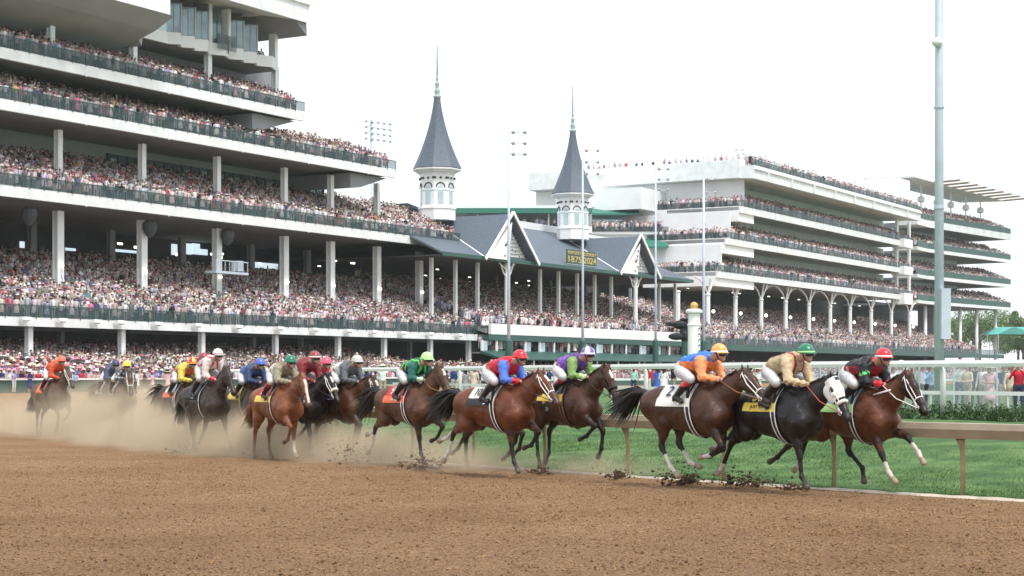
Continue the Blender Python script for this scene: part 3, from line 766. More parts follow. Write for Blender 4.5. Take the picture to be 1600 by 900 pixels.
def curved(y0, y1, r0, name, m, a0=150, a1=268):
    cx_, cy_ = (945-800)/F*318, 318
    z0, z1 = EYE+(HZ-y1)/F*308, EYE+(HZ-y0)/F*308
    vs = []; n = 22
    for i in range(n+1):
        a = R(a0+(a1-a0)*i/n)
        for rr, zz in ((r0, z0), (r0, z1), (r0-.6, z1), (r0-.6, z0)): vs.append((cx_+rr*1.35*math.cos(a)+4, cy_+rr*math.sin(a)*.9, zz))
    fs = [(i*4+k, i*4+(k+1) % 4, (i+1)*4+(k+1) % 4, (i+1)*4+k) for i in range(n) for k in range(4)]+[(3, 2, 1, 0), (n*4, n*4+1, n*4+2, n*4+3)]
    b = MB(); b.add(vs, fs); gout(b, name, m, Cb)
gout(wbox(MB(), 905, 1040, 316, 270, 340, 12), 'upper_wall', M['white'], Cb)
gout(wbox(MB(), 903, 1040, 315, 268, 273, 14), 'cornice', M['white2'], Cb)
gout(wbox(MB(), 905, 1003, 308, 305, 323, 8), 'drum_wall', M['white'], Cb)
b = MB(); x0, x1 = (905-800)/F*308, (998-800)/F*308
b.prism([(309, EYE+(HZ-325)/F*308), (309, EYE+(HZ-323)/F*308), (305.2, EYE+(HZ-333)/F*305), (305.2, EYE+(HZ-336)/F*305)], 'x', x0, x1); gout(b, 'awning', M['greenroof'], Cb)
gout(wbox(MB(), 925, 972, 309.5, 336, 358, .4), 'window', M['glasspale'], Cb)
gout(wbox(MB(), 905, 1040, 310, 336, 366, 4), 'back_wall', M['wallgrey'], Cb)
gout(wbox(MB(), 905, 1045, 303, 362, 366, 6), 'balcony_floor', M['white2'], Cb)
gout(wbox(MB(), 905, 1045, 303.5, 366, 420, 6), 'lower_wall', M['white'], Cb)
b = MB(); b.prism([(303.4, EYE+(HZ-376)/F*303), (303.4, EYE+(HZ-373)/F*303), (299.5, EYE+(HZ-385)/F*300), (299.5, EYE+(HZ-388)/F*300)], 'x', (1005-800)/F*303, (1042-800)/F*303); gout(b, 'awning', M['greenroof'], Cb)
gout(wbox(MB(), 905, 1045, 302.8, 354, 361.8, .06), 'railing', M['railglass'], Cb)
for k in range(150): WS.append((*G(random.uniform(922, 1035), random.uniform(303.2, 307.5))[:2], EYE+(HZ-362)/F*304))

# ---------- D: right stand
D = stand('tiered_grandstand', 'long white four tier grandstand with crowded decks and arched columns beyond the spires', 320, 103)
SD1 = Sx(1426, 117)
sa_, sb_, sc_, sd_ = Sx(1178, 115), Sx(1157, 117), Sx(1135, 117), Sx(1121, 117)
wall_s = sb_+7
def tier(s0, z, zb, n1, slope=.42, deep=8):
    deck(D, s0, SD1, 117, 141 if z < 20 else 132, zb, z); railing(D, s0, SD1, 116.95, z)
    seats(D, s0+3.6, SD1, 117.4, 117.4+deep, z, slope, ds=.66, dn=.95)
tier(sd_, 19.4, 18.3, 0, .36, 6)
tier(sc_, 25.3, 24.2, 0, .36, 6)
tier(sb_, 31.3, 30.1, 0, .36, 6)
for z0, z1, n, ws_ in ((21.7, 24.3, 123.7, sd_+3.6), (27.6, 30.2, 123.7, sc_+3.6), (33.6, 36.3, 123.7, sb_+3.6)):
    b = SB(); b.box(ws_, ws_+.4, 117.9, 160 if z0 > 33 else 140, z0-2.3, z1-.05); b.out('end_wall', M['white'], D)
    b = SB(); b.box(ws_+.41, SD1, n, n+.4, z0, z1); b.out('back_wall', M['wall_d'], D)
    b = SB(); b.box(wall_s, SD1-1, n-.05, n-.02, z0+.2, z0+1.3); w_ = b.out('window_strip', M['glasspale'], D)
    b = SB()
    for s in np.arange(wall_s+1, SD1-1, 1.5): b.box(s, s+.7, n-.1, n-.052, z0+.1, z0+1.4)
    b.add([(wall_s, n-.09, z0), (SD1-1, n-.09, z0), (SD1-1, n-.09, z0+.12), (wall_s, n-.09, z0+.12)], [(0, 1, 2, 3)]); b.build('mullion_band', M['wall_d'], w_, off=(320, 103, .5))
b = SB(); b.prism([(115, 36.1), (115, 37.6), (114.7, 37.7), (114.7, 38.0), (114.9, 38.1), (114.9, 38.4), (140, 38.4), (140, 36.6), (118, 36.3)], 'x', sa_, SD1-.5)
b.out('roof_slab', M['fascia'], D)
for s in np.arange(sa_+6, SD1, 11.6): b = SB(); b.box(s, s+.25, 114.6, 114.97, 36.05, 38.3); b.out('roof_rib', M['white'], D)
railing(D, sa_, SD1, 115.3, 38.4)
for n in (115.8, 116.6):
    for s in np.arange(sa_+.3, SD1, .6):
        if random.random() < .9: SPOTS.append((s, n, 38.4))
# end wall and its balconies
b = SB(); b.box(wall_s, wall_s+.6, 124.2, 160, 18.2, 36.2); b.out('end_wall', M['white'], D)
b = SB(); b.box(sa_-.5, wall_s+8, 117.5, 160, 36.3, 38.5); b.box(sa_-.5, sa_-.2, 117.5, 160, 38.5, 39.5); b.out('end_cornice', M['fascia'], D)
b = SB(); b.box(sa_-8, wall_s-.1, 133, 150, 31, 34.8); b.out('stair_tower', M['white'], D)
for (s0, n1, zt, zb) in ((sb_, 134, 31.3, 28.6), (sc_, 152, 25.3, 22.6), (sd_, 131, 19.4, 16.9)):
    b = SB(); b.box(s0+.02, wall_s, 117.36, n1, zb+.02, zt-.02); b.out('end_balcony', M['white2'], D)
    b = SB(); b.box(s0, s0+.05, 117.1, n1, zt+.05, zt+1.02); b.out('railing', M['railglass'], D)
    for n in np.arange(117.6, n1, .62):
        for q in (.5, 1.3, 2.2): SPOTS.append((s0+q+random.gauss(0, .1), n+random.gauss(0, .1), zt))
b = SB(); b.prism([(131, 31.2), (136.5, 31.2), (147, 27.0), (147, 26.0), (136, 30.1), (131, 30.1)], 'x', sb_-.6, sb_-.2); b.out('stair_parapet', M['white2'], D)
for k in range(60):
    u = random.random(); SPOTS.append((sb_+random.uniform(.2, 2.5), 134+u*12, 31-u*4.6))
b = SB(); b.box(sb_-2, sb_, 142, 158, 26.8, 27.6); b.out('end_balcony', M['white2'], D)
for n in np.arange(118, 150, 1.1):
    SPOTS.append((sa_+.2+random.gauss(0, .1), n, 38.6))
# lower level
seats(D, PS1-2, SD1+38, 112.8, 132, 6.95, .36, ds=.72, dn=1.05, name='main_seating')
b = SB(); b.box(BS1, SD1+40, 112.4, 139, 5.9, 6.9); b.out('slab', M['soffit'], D)
b = SB(); b.box(BS1, SD1+60, 111.9, 112.39, 5.85, 6.75); b.out('band', M['greenmetal'], D)
railing(D, BS1, SD1+60, 112.1, 6.75)
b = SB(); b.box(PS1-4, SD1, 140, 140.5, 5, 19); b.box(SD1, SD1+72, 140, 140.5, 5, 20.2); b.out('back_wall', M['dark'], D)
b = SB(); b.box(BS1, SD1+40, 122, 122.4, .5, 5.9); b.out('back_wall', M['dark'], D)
seats(D, BS1+2, SD1+75, 102.2, 116, .55, .14, ds=.72, dn=1.05, name='lower_seating')
dcols = [1059, 1106, 1149, 1189, 1227.5, 1263.8, 1297, 1328, 1361, 1392.5, 1421]
for px in dcols:
    s = Sx(px, 118.5); b = SB(); b.lathe([(.42, 0), (.42, 5.9), (.55, 6.1), (.4, 6.3)], 8, (s, 118.5, 9.3)); c = b.out('column', M['white'], D)
    b = SB()
    if px > 1080:
        for sg in (-1, 1):
            b.tube([(s, 118.5, 15.3), (s+sg*1.4, 118.5, 16.9), (s+sg*3.6, 118.5, 17.9), (s+sg*5.6, 118.5, 18.25)], .15, 5)
            b.tube([(s, 118.5, 15.3), (s+sg*.5, 118.0, 17), (s+sg*.9, 117.6, 18.2)], .16, 5)
        b.build('bracket', M['white2'], c, off=(320, 103, .5))
        b = SB(); b.ball((s+1.2, 118.0, 12.6), .3, 8); b.build('column_lamp', M['lamp'], c, off=(320, 103, .5))
for k in range(14):
    b = SB(); s = random.uniform(PS1, SD1); b.box(s, s+.8, 125, 125.2, 16.9, 17.0); b.out('ceiling_light', M['lamp'], D)
# tower at the far end of the stand
b = SB(); b.box(Sx(1409, 117), Sx(1426, 117), 117.6, 125, 36.5, 45.2); b.out('stair_tower', M['white'], D)
for z, zb in ((19.4, 17.3), (25.3, 23.8), (31.3, 29.8)):
    b = SB(); b.box(Sx(1414, 115.8), Sx(1427, 115.8), 115.9, 119, zb, z+.35); b.out('pier', M['white2'], D)
for z0, z1 in ((19.4, 24.2), (25.3, 30.1), (31.3, 36.1)):
    b = SB(); b.box(Sx(1402, 118), Sx(1404, 118), 118, 118.5, z0, z1); b.box(Sx(1421, 118), Sx(1423, 118), 118, 118.5, z0, z1); b.out('column', M['white2'], D)

# ---------- E: far wing, turned a little outwards
AE = math.atan(2100/F); RZE = math.atan2(math.cos(AE), math.sin(AE))
EO = G(1450, 402)
E = empty('far_wing', (EO[0], EO[1], .5), RZE); tag(E, 'far grandstand wing with tiers on tall columns and a flat canopy with amber panels', 'grandstand')
EL = 50.0; ES = []
def ebox(name, m, *a):
    b = MB(); b.box(*a); return b.build(name, m, E)
for z, zb in ((37.2, 35.6), (30.6, 29.8), (24.3, 23.5), (18.4, 17.7)):
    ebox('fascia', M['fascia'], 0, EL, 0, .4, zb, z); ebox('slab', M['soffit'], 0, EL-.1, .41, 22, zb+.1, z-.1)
    ebox('railing', M['greenmetal'], 0, EL, .05, .12, z+.02, z+1.35)
    # link to the main stand
    b = MB(); b.add([(-1, 3.5, zb), (0, 0, zb), (0, 4, zb), (-9, 4, zb), (-9, -1.5, zb), (-1, 3.5, z), (0, 0, z), (0, 4, z), (-9, 4, z), (-9, -1.5, z)],
                    [(4, 1, 2, 3), (9, 8, 7, 6), (4, 9, 6, 1), (1, 6, 7, 2), (2, 7, 8, 3), (3, 8, 9, 4)]); b.build('link_deck', M['wall_d'], E)
    b = MB(); b.bar((-9, -1.5, z+.7), (0, 0, z+.7), .1, 1.3); b.build('railing', M['greenmetal'], E)
    for r_ in range(8):
        for s in np.arange(-9, EL-.5, .75):
            off = -1.5*(-s/9) if s < 0 else 0
            if random.random() < .93: ES.append((s+random.gauss(0, .12), off+.5+r_*.9+random.gauss(0, .1), z+r_*.36))
for z0, z1 in ((24, 30), (18, 24), (30, 36)):
    ebox('back_wall', M['wall_d'], 0, EL-14, 8.5, 9, z0, z1)
    b = MB()
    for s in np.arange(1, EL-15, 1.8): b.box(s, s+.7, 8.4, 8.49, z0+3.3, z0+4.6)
    b.build('window_strip', M['bright'], E)  # strip glows in place of daylight in the windows
ebox('pier', M['soffit'], 14, 18, 5, 9, -.5, 17.7)
for s in (4, 14, 24, 34, 46):
    b = MB(); b.tube([(s, 2.5, 0), (s, 2.5, 17.7)], .45, 8); b.build('column', M['white'], E, smooth=True)
for s in (5, 14, 22, 31, 40):
    b = MB(); b.tube([(s, 4, 38.5), (s, 4, 46.5-.035*s)], .18, 6); b.lathe([(.4, 0), (.9, .2), (.9, 1.1), (.4, 1.5)], 8, (s, 4, 42)); b.build('column', M['white'], E)
b = MB(); b.add([(-9, -1, 46.3), (EL-4, 0, 45.2), (EL-4, 12, 45.6), (-9, 12, 46.7), (-9, -1, 46.7), (EL-4, 0, 45.6), (EL-4, 12, 46.0), (-9, 12, 47.1)],
                [(3, 2, 1, 0), (4, 5, 6, 7), (0, 1, 5, 4), (1, 2, 6, 5), (2, 3, 7, 6), (3, 0, 4, 7)]); b.build('canopy', M['wall_d'], E)
for k in range(9):
    s = 2+k*5.2; b = MB(); b.bar((s, -.2, 46.25-.022*s), (s+3.2, -5.6, 46.8-.022*s), 1.6, .12); b.build('amber_panel', M['bulb'], E)
    b = MB(); b.bar((s+1, -.2, 46.15-.022*s), (s+4.4, -5.8, 46.7-.022*s), .25, .25); b.build('canopy_arm', M['steel'], E)
ce, se = math.cos(RZE), math.sin(RZE)
for s, n, z in ES: WS.append((EO[0]+s*ce-n*se, EO[1]+s*se+n*ce, z+.5))

# ---------- poles, masts
def pole(px, Y, ytop, r0, r1, label, base=0, m='steel', lights=None, name='light_pole', groundz=None, group=None):
    x, y, _ = G(px, Y); zt = EYE+(HZ-ytop)/F*Y; g = Hs(x, y) if groundz is None else groundz
    t = empty(name, (x, y, g)); tag(t, label, 'light pole', group)
    b = MB(); b.tube([(0, 0, -.3), (0, 0, (zt-g)*.5), (0, 0, zt-g)], [r0, (r0+r1)/2, r1], 10); b.build('shaft', M[m], t, smooth=True)
    if base:
        b = MB(); b.lathe([(base, -.2), (base, EYE-g+(HZ-533)/F*Y), (r0, EYE-g+(HZ-530)/F*Y)], 10); b.build('base_cover', M['greenmetal'], t)
    if lights:
        b = MB(); w, h, rows, colsn = lights
        for i in range(rows):
            z = zt-g-.2-i*h/max(rows-1, 1); b = MB(); b.bar((-.1, 0, z), (w, .3, z), .08); b.build('cross_arm', M['steel'], t)
        for i in range(rows):
            for j in range(colsn):
                z = zt-g-.2-i*h/max(rows-1, 1); b = MB(); b.lathe([(.06, 0), (.2, .15), (.22, .35), (.06, .4)][::1], 8, (0, 0, 0))
                o = b.build('lamp_head', M['soffit_d'], t); o.location = (.4+j*(w-.5)/max(colsn-1, 1), .1, z+.1); o.rotation_euler = (R(115), 0, R(20+30*(j % 2)))
    return t
pole(795, 190, 204, .2, .11, 'slim grey pole with lamps in front of the left gable', .42, lights=(1.7, 2.4, 3, 2))
pole(910.5, 225, 233, .2, .11, 'slim grey pole with lamps in front of the right spire', .42, lights=(1.9, 3, 3, 2))
pole(1024.5, 250, 262, .2, .11, 'slim grey pole beside the right gable with lamp arms', .45, lights=(1.7, 3, 3, 2))
pole(1099.5, 262, 278, .24, .16, 'grey pole with equipment box just right of the gold ball post', .5, lights=(1.7, 2, 2, 2))
t = pole(1467.5, 60, -330, .175, .125, 'thick galvanised floodlight pole rising past the top of the picture', groundz=Hs(14.8, 60))
b = MB(); b.box(-.02, .3, -.42, -.15, 3.2-.62, 4.95-.62); b.build('control_box', M['steel'], t)
b = MB(); b.lathe([(.19, 0), (.19, .1)], 10, (0, 0, 7.1)); b.lathe([(.19, 0), (.19, .06)], 10, (0, 0, 10.6)); b.build('collar', M['steel'], t)
b = MB(); b.ball((-.12, -.2, 12.85), .2, 10, (1, 1, .8)); b.build('camera_dome', M['white2'], t, smooth=True)
t = pole(582, 330, 182, .35, .3, 'distant floodlight mast behind the left stand with four rows of lamps', lights=None)
b = MB()
for i in range(4): b.bar((-1.5, 0, 46.6+i*1.1), (3.6, 0, 45.9+i*1.1), .15)
b.bar((-.3, 0, 40), (-.3, 0, 50), .3); b.build('cross_arm', M['steel'], t)
for i in range(4):
    for j in range(5):
        b = MB(); b.ball((0, 0, 0), .3, 8, (1, 1, .8)); o = b.build('lamp_head', M['wallgrey'], t); o.location = (-1.2+j*1.15, -.2, 46.4+i*1.1-j*.15)
for i, px in enumerate((1165, 1201, 1240, 1276, 1308, 1340, 1372, 1402)):
    Yp = F*(124/CA)/(2370-px)
    t = empty('rooftop_light_mast', W(Sx(px, 124), 124, 38.4), RZ)
    tag(t, ['first', 'second', 'third', 'fourth', 'fifth', 'sixth', 'seventh', 'last'][i]+' slender lamp mast from the left on the roof of the tiered grandstand', 'light mast', 'lamp masts along the grandstand roof')
    b = MB(); b.tube([(0, 0, 0), (0, 0, 5.6)], .07, 6); b.bar((0, 0, 5.2), (.2, 2.2, 5.2), .08); b.bar((0, 0, 4.3), (.2, 2.0, 4.3), .08); b.bar((0, 0, 3.5), (.2, 1.6, 3.5), .08); b.build('mast', M['steel'], t)
    for j in range(6):
        b = MB(); b.lathe([(.1, 0), (.26, .2), (.26, .4), (.1, .45)], 8); o = b.build('lamp_head', M['soffit_d'], t); o.location = (.1-.5*(j % 2), .8+(j % 2)*1.1-.1*j, 5.3-.85*(j//2)); o.rotation_euler = (R(70), 0, R(90))
# gold ball furlong post
x, y, _ = G(1084.5, 86); g = Hs(x, y)
t = empty('furlong_post', (x, y, g)); tag(t, 'round white post topped by a gold ball behind the horses', 'post')
b = MB(); b.lathe([(.31, -.1), (.31, 3.75), (.34, 3.78), (.34, 3.84), (.29, 3.9), (.29, 4.35), (.42, 4.42), (.43, 4.52), (.3, 4.6)], 20); b.build('shaft', M['white2'], t, smooth=False)
b = MB(); b.ball((0, 0, 4.76), .2, 16); b.build('ball', M['gold'], t, smooth=True)
b = MB(); 
for k in range(9): b.box(.2, .26, -.31, -.24, 3.6-k*.28, 3.66-k*.28)
b.build('bulb_string', M['black'], t)
# covered camera on a dark post
x, y, _ = G(1070, 96); g = Hs(x, y)
t = empty('camera_crane', (x, y, g)); tag(t, 'black wrapped camera rig on a dark post left of the gold ball post', 'camera rig')
b = MB(); b.tube([(0, 0, -.1), (0, 0, 3.2)], .17, 8); b.build('stand', M['greenmetal'], t)
b = MB()
for c, r, sq in (((0, 0, 3.5), .3, (1, 1, 1.3)), ((-.25, 0, 4.1), .33, (1.3, 1, .8)), ((-.75, 0, 4.15), .2, (1.7, 1, .7)), ((-.45, 0, 3.45), .3, (1.6, 1, .7)), ((0, 0, 4.4), .2, (1.5, 1, .5)), ((.1, 0, 3.9), .22, (1, 1, 2))): b.ball(c, r, 8, sq)
b.build('covered_camera', M['black'], t)

# glass fence and hedge right
t = empty('glass_fence', (17.5, 63, .62)); tag(t, 'tall clear panel fence on grey posts behind the white rails', 'fence')
M['clear'] = mat('clear_panel', (.55, .62, .65), .2, alpha=.2)
fp = crv([(31, 50, 0), (18.8, 60, 0), (13.2, 65, 0), (11, 72, 0)], 1.3)
for i in range(len(fp)-1):
    a, c = fp[i]-Vector((17.5, 63, 0)), fp[i+1]-Vector((17.5, 63, 0))
    b = MB(); b.bar(a+Vector((0, 0, .85)), c+Vector((0, 0, .85)), .02, 1.75); b.build('panel', M['clear'], t)
    b = MB(); b.bar(a, a+Vector((0, 0, 1.85)), .05); b.build('post', M['steel'], t)
M['bush'] = mat('bush_leaf', (.05, .11, .03), .8, attr='Col')
def leaf_cloud(n, cfun, size, cbase, seed=0):
    r = np.random.default_rng(seed); C = cfun(r, n); nn = len(C)
    d1 = r.normal(size=(nn, 3)); d1 /= np.linalg.norm(d1, axis=1)[:, None]; d2 = r.normal(size=(nn, 3)); d2 /= np.linalg.norm(d2, axis=1)[:, None]
    s = size*r.uniform(.6, 1.5, (nn, 1)); V = np.stack([C-d1*s, C+d2*s*.6, C+d1*s, C-d2*s*.6], 1).reshape(-1, 3)
    Fc = np.arange(4*nn).reshape(-1, 4); col = np.array(cbase)[None]*r.uniform(.55, 1.6, (nn, 1))
    return V, Fc, col
hp = crv([(13.0, 57, 0), (11.9, 52.3, 0), (15.6, 50.9, 0), (24, 42, 0)][1:], .01)
k = 0
for px in range(1382, 1640, 26):
    Y = 53.5-(px-1382)*.019; x, y, _ = G(px, Y); g = Hs(x, y)
    def cf(r, n):
        a = r.normal(size=(n, 3)); a /= np.linalg.norm(a, axis=1)[:, None]; a *= r.uniform(.55, 1.05, (n, 1))
        lump = 1+.25*np.sin(a[:, :1]*7+px)*np.cos(a[:, 1:2]*6); a *= lump
        a[:, 2] = np.abs(a[:, 2]); return a*np.array([.36, .34, .5])
    V, Fc, col = leaf_cloud(700, cf, .035, (.05, .1, .028), px)
    o = arr_mesh('shrub', V, Fc, M['bush'], col); o.location = (x, y, g)
    tag(o, ['low clipped green shrub standing before the glass fence', 'rounded evergreen shrub in the low hedge row', 'dark green hedge shrub under the white rail'][k % 3]+', number %d from the left' % (k+1), 'shrub', 'shrubs in the low hedge before the glass fence'); k += 1
ORD = ['first', 'second', 'third', 'fourth', 'fifth', 'sixth', 'seventh', 'eighth', 'ninth', 'tenth', 'eleventh', 'twelfth']
for i, o in enumerate([o for o in COL.objects if o.name.startswith('shrub')]): o['label'] = ORD[i]+' clipped green shrub from the left in the hedge before the glass fence'

# trees and tents at the far right
def tree(px, Y, yb, yt, wid, label, seed):
    x, y, _ = G(px, Y); zt = EYE+(HZ-yt)/F*Y; zb = EYE+(HZ-yb)/F*Y
    t = empty('tree', (x, y, .3)); tag(t, label, 'tree')
    r = random.Random(seed); b = MB(); b.tube([(0, 0, -.3), (.3, 0, zb), (0, 0, zt*.8)], [.5, .4, .1], 8)
    for k in range(6):
        a = r.uniform(0, 6.28); b.tube([(0, 0, zb*.8+k*.5), (math.cos(a)*wid*.3, math.sin(a)*wid*.3, (zb+zt)/2+k*.3), (math.cos(a)*wid*.45, math.sin(a)*wid*.45, zt*.85)], [.2, .12, .03], 6)
    b.build('trunk', M['bark'], t, smooth=True)
    cl = [(r.uniform(-.38, .38)*wid, r.uniform(-.35, .35)*wid, r.uniform(zb+.5, zt-1), r.uniform(.12, .26)*wid) for _ in range(14)]
    def cf(rr, n):
        i = rr.integers(0, len(cl), n); c = np.array(cl)[i]; a = rr.normal(size=(n, 3)); a /= np.linalg.norm(a, axis=1)[:, None]
        return c[:, :3]+a*c[:, 3:]*rr.uniform(.6, 1.1, (n, 1))
    V, Fc, col = leaf_cloud(9000, cf, .28, (.13, .2, .07), seed)
    arr_mesh('crown', V, Fc, M['bush'], col, parent=t)
tree(1530, 520, 540, 492, 19, 'pale green leafy tree seen under the far wing', 3)
tree(1500, 540, 540, 500, 11, 'smaller leafy tree left under the far wing beside the pole', 5)
tree(1590, 560, 545, 500, 15, 'bushy tree at the far right edge behind the green tent', 8)
tree(1598, 480, 545, 480, 7, 'thin sparse young tree at the far right edge', 9)
for px, yb, w, lab in ((1572, 525, 12, 'small pale green peaked tent left of the larger one'), (1604, 525, 17, 'large green peaked tent at the far right edge')):
    x, y, _ = G(px, 440); zb = EYE+(HZ-yb)/F*440
    t = empty('tent', (x, y, .3)); tag(t, lab, 'tent')
    b = MB(); h = 2.0; b.add([(-w/2, -4, zb), (w/2, -4, zb), (w/2, 4, zb), (-w/2, 4, zb), (-w/5, 0, zb+h), (w/5, 0, zb+h)], [(0, 1, 5, 4), (1, 2, 5), (2, 3, 4, 5), (3, 0, 4), (3, 2, 1, 0)]); b.build('canopy', M['pitch'], t)
    for sx in (-1, 1):
        for sy in (-1, 1): b = MB(); b.tube([(sx*w/2*.98, sy*3.9, -.3), (sx*w/2*.98, sy*3.9, zb)], .08, 6); b.build('leg', M['white'], t)
# ================================================================== implicit bodies -> one smooth mesh
class SDF:
    """smooth union of tapered capsules; ky = lateral squash; lab = region label"""
    def __init__(s): s.p = []
    def cap(s, a, b, ra, rb=None, ky=1.0, lab=0, k=.03):
        s.p.append((np.array(a, float), np.array(b, float), float(ra), float(ra if rb is None else rb), float(ky), lab, k)); return s
    def chain(s, pts, rs, ky=1.0, lab=0, k=.03):
        for i in range(len(pts)-1): s.cap(pts[i], pts[i+1], rs[i], rs[i+1], ky, lab if not hasattr(lab, '__len__') else lab[i], k)
        return s
    @staticmethod
    def dist(P, prim):
        a, b, ra, rb, ky, lab, k = prim
        q = P-a.astype(P.dtype); ba = (b-a).astype(P.dtype).copy()
        if ky != 1: q = q*np.array([1, 1/ky, 1], P.dtype); ba = ba*np.array([1, 1/ky, 1], P.dtype)
        L = max(float(ba@ba), 1e-9); t = np.clip((q@ba)/L, 0, 1)
        d = np.sqrt(((q-t[..., None]*ba)**2).sum(-1))-(ra+(rb-ra)*t)
        return (d*min(ky, 1)**.5 if ky < 1 else d), t
    def mesh(s, h, infl=0.0, labs=None):
        pr = [p for p in s.p if labs is None or p[5] in labs]
        lo = np.min([np.minimum(p[0], p[1])-max(p[2], p[3])*max(1, p[4]) for p in pr], 0)-3*h-infl
        hi = np.max([np.maximum(p[0], p[1])+max(p[2], p[3])*max(1, p[4]) for p in pr], 0)+3*h+infl
        n = np.ceil((hi-lo)/h).astype(int)+1
        D = np.full(n, 1.0, np.float32); ax = [(lo[i]+h*np.arange(n[i])).astype(np.float32) for i in range(3)]
        for p in pr:
            r = max(p[2], p[3])*max(1, p[4]); m = r+p[6]+3*h+infl
            i0 = np.maximum(((np.minimum(p[0], p[1])-m-lo)/h).astype(int), 0); i1 = np.minimum(((np.maximum(p[0], p[1])+m-lo)/h).astype(int)+2, n)
            sl = tuple(slice(i0[i], i1[i]) for i in range(3))
            Pg = np.stack(np.meshgrid(*[ax[i][sl[i]] for i in range(3)], indexing='ij'), -1)
            d, _ = SDF.dist(Pg, p); o = D[sl]; k = p[6]
            if k > 0:
                hh = np.clip(.5+.5*(o-d)/k, 0, 1); D[sl] = o*(1-hh)+d*hh-k*hh*(1-hh)
            else: D[sl] = np.minimum(o, d)
        D -= infl
        return nets(D, lo, h)
    def paint(s, V, fn):
        """colour per vertex from the nearest primitive: fn(label, t, verts) -> rgb"""
        best = np.full(len(V), 1e9); lab = np.zeros(len(V), int); tt = np.zeros(len(V))
        for p in s.p:
            d, t = SDF.dist(V, p); m = d < best; best[m] = d[m]; lab[m] = p[5]; tt[m] = t[m]
        return lab, tt
def nets(D, lo, h):
    S = D < 0; nx, ny, nz = D.shape
    c = np.zeros((nx-1, ny-1, nz-1), np.uint8)
    for i in (0, 1):
        for j in (0, 1):
            for k in (0, 1): c += S[i:nx-1+i, j:ny-1+j, k:nz-1+k]
    act = (c > 0) & (c < 8); idx = np.argwhere(act); ID = -np.ones(act.shape, np.int32); ID[act] = np.arange(len(idx))
    acc = np.zeros((len(idx), 3)); cnt = np.zeros(len(idx))
    I, J, K = idx.T
    for ax in range(3):
        o1, o2 = [a for a in range(3) if a != ax]
        for u in (0, 1):
            for v in (0, 1):
                a = np.zeros(3, int); a[o1] = u; a[o2] = v; b = a.copy(); b[ax] = 1
                d0 = D[I+a[0], J+a[1], K+a[2]]; d1 = D[I+b[0], J+b[1], K+b[2]]
                m = (d0 < 0) != (d1 < 0); t = np.where(m, d0/np.where(m, d0-d1, 1), 0)
                p = a[None, :]+0.0*idx; p = p.astype(float); p[:, ax] += t
                acc[m] += p[m]; cnt[m] += 1
    V = (acc/np.maximum(cnt, 1)[:, None]+idx)*h+lo
    Fs = []
    for ax in range(3):
        o1, o2 = (ax+1) % 3, (ax+2) % 3
        sl0 = [slice(None)]*3; sl1 = [slice(None)]*3; sl0[ax] = slice(0, -1); sl1[ax] = slice(1, None)
        A = S[tuple(sl0)]; B = S[tuple(sl1)]; e = np.argwhere(A != B); sgn = A[A != B]
        ok = (e[:, o1] > 0) & (e[:, o2] > 0) & (e[:, o1] < D.shape[o1]-1) & (e[:, o2] < D.shape[o2]-1); e = e[ok]; sgn = sgn[ok]
        def cell(d1, d2):
            q = e.copy(); q[:, o1] -= d1; q[:, o2] -= d2; return ID[q[:, 0], q[:, 1], q[:, 2]]
        q = np.stack([cell(1, 1), cell(0, 1), cell(0, 0), cell(1, 0)], 1)
        q[~sgn] = q[~sgn][:, ::-1]; Fs.append(q)
    Fc = np.concatenate(Fs)
    return V, Fc
def smooth_mesh(V, Fc, it=2, lam=.45):
    e = np.concatenate([Fc[:, [0, 1]], Fc[:, [1, 2]], Fc[:, [2, 3]], Fc[:, [3, 0]]])
    cnt = np.bincount(e[:, 0], minlength=len(V)).astype(float)+np.bincount(e[:, 1], minlength=len(V))
    for i in range(it):
        for l in (lam, -lam*1.05):
            acc = np.stack([np.bincount(e[:, 0], V[e[:, 1], k], len(V))+np.bincount(e[:, 1], V[e[:, 0], k], len(V)) for k in range(3)], 1)
            V = V+l*(acc/np.maximum(cnt, 1)[:, None]-V)
    return V
def dirv(deg):      # direction in the side plane: 0 = straight down, + = forward
    a = R(deg); return np.array([math.sin(a), 0, -math.cos(a)])

M['coat'] = mat('horse_coat', (.1, .05, .03), .4, attr='Col', spec=.36, noise=.35, nscale=4.5, detail=8, bump=1.0, bscale=7.5)
M['mane'] = mat('mane_hair', (.015, .012, .011), .6)
M['manec'] = mat('chestnut_hair', (.2, .075, .03), .6)
M['bridle'] = mat('dark_bridle', (.02, .015, .012), .5)
M['white_tack'] = mat('white_tack', (.8, .8, .78), .5)
M['red_rein'] = mat('red_rein', (.45, .1, .07), .6)
M['tan_leather'] = mat('tan_leather', (.28, .13, .06), .5)
M['fleece'] = mat('fleece', (.72, .7, .62), .9, bump=.6, bscale=60)
M['bit'] = mat('bit_steel', (.6, .6, .6), .3, metal=.9)
BAY = (.16, .048, .018); DBAY = (.085, .032, .015); BLK = (.016, .012, .012); CHE = (.27, .085, .03); BRN = (.045, .024, .017)
HLEN = dict(F=(.43, .31, .125), Hn=(.36, .44, .41, .14))

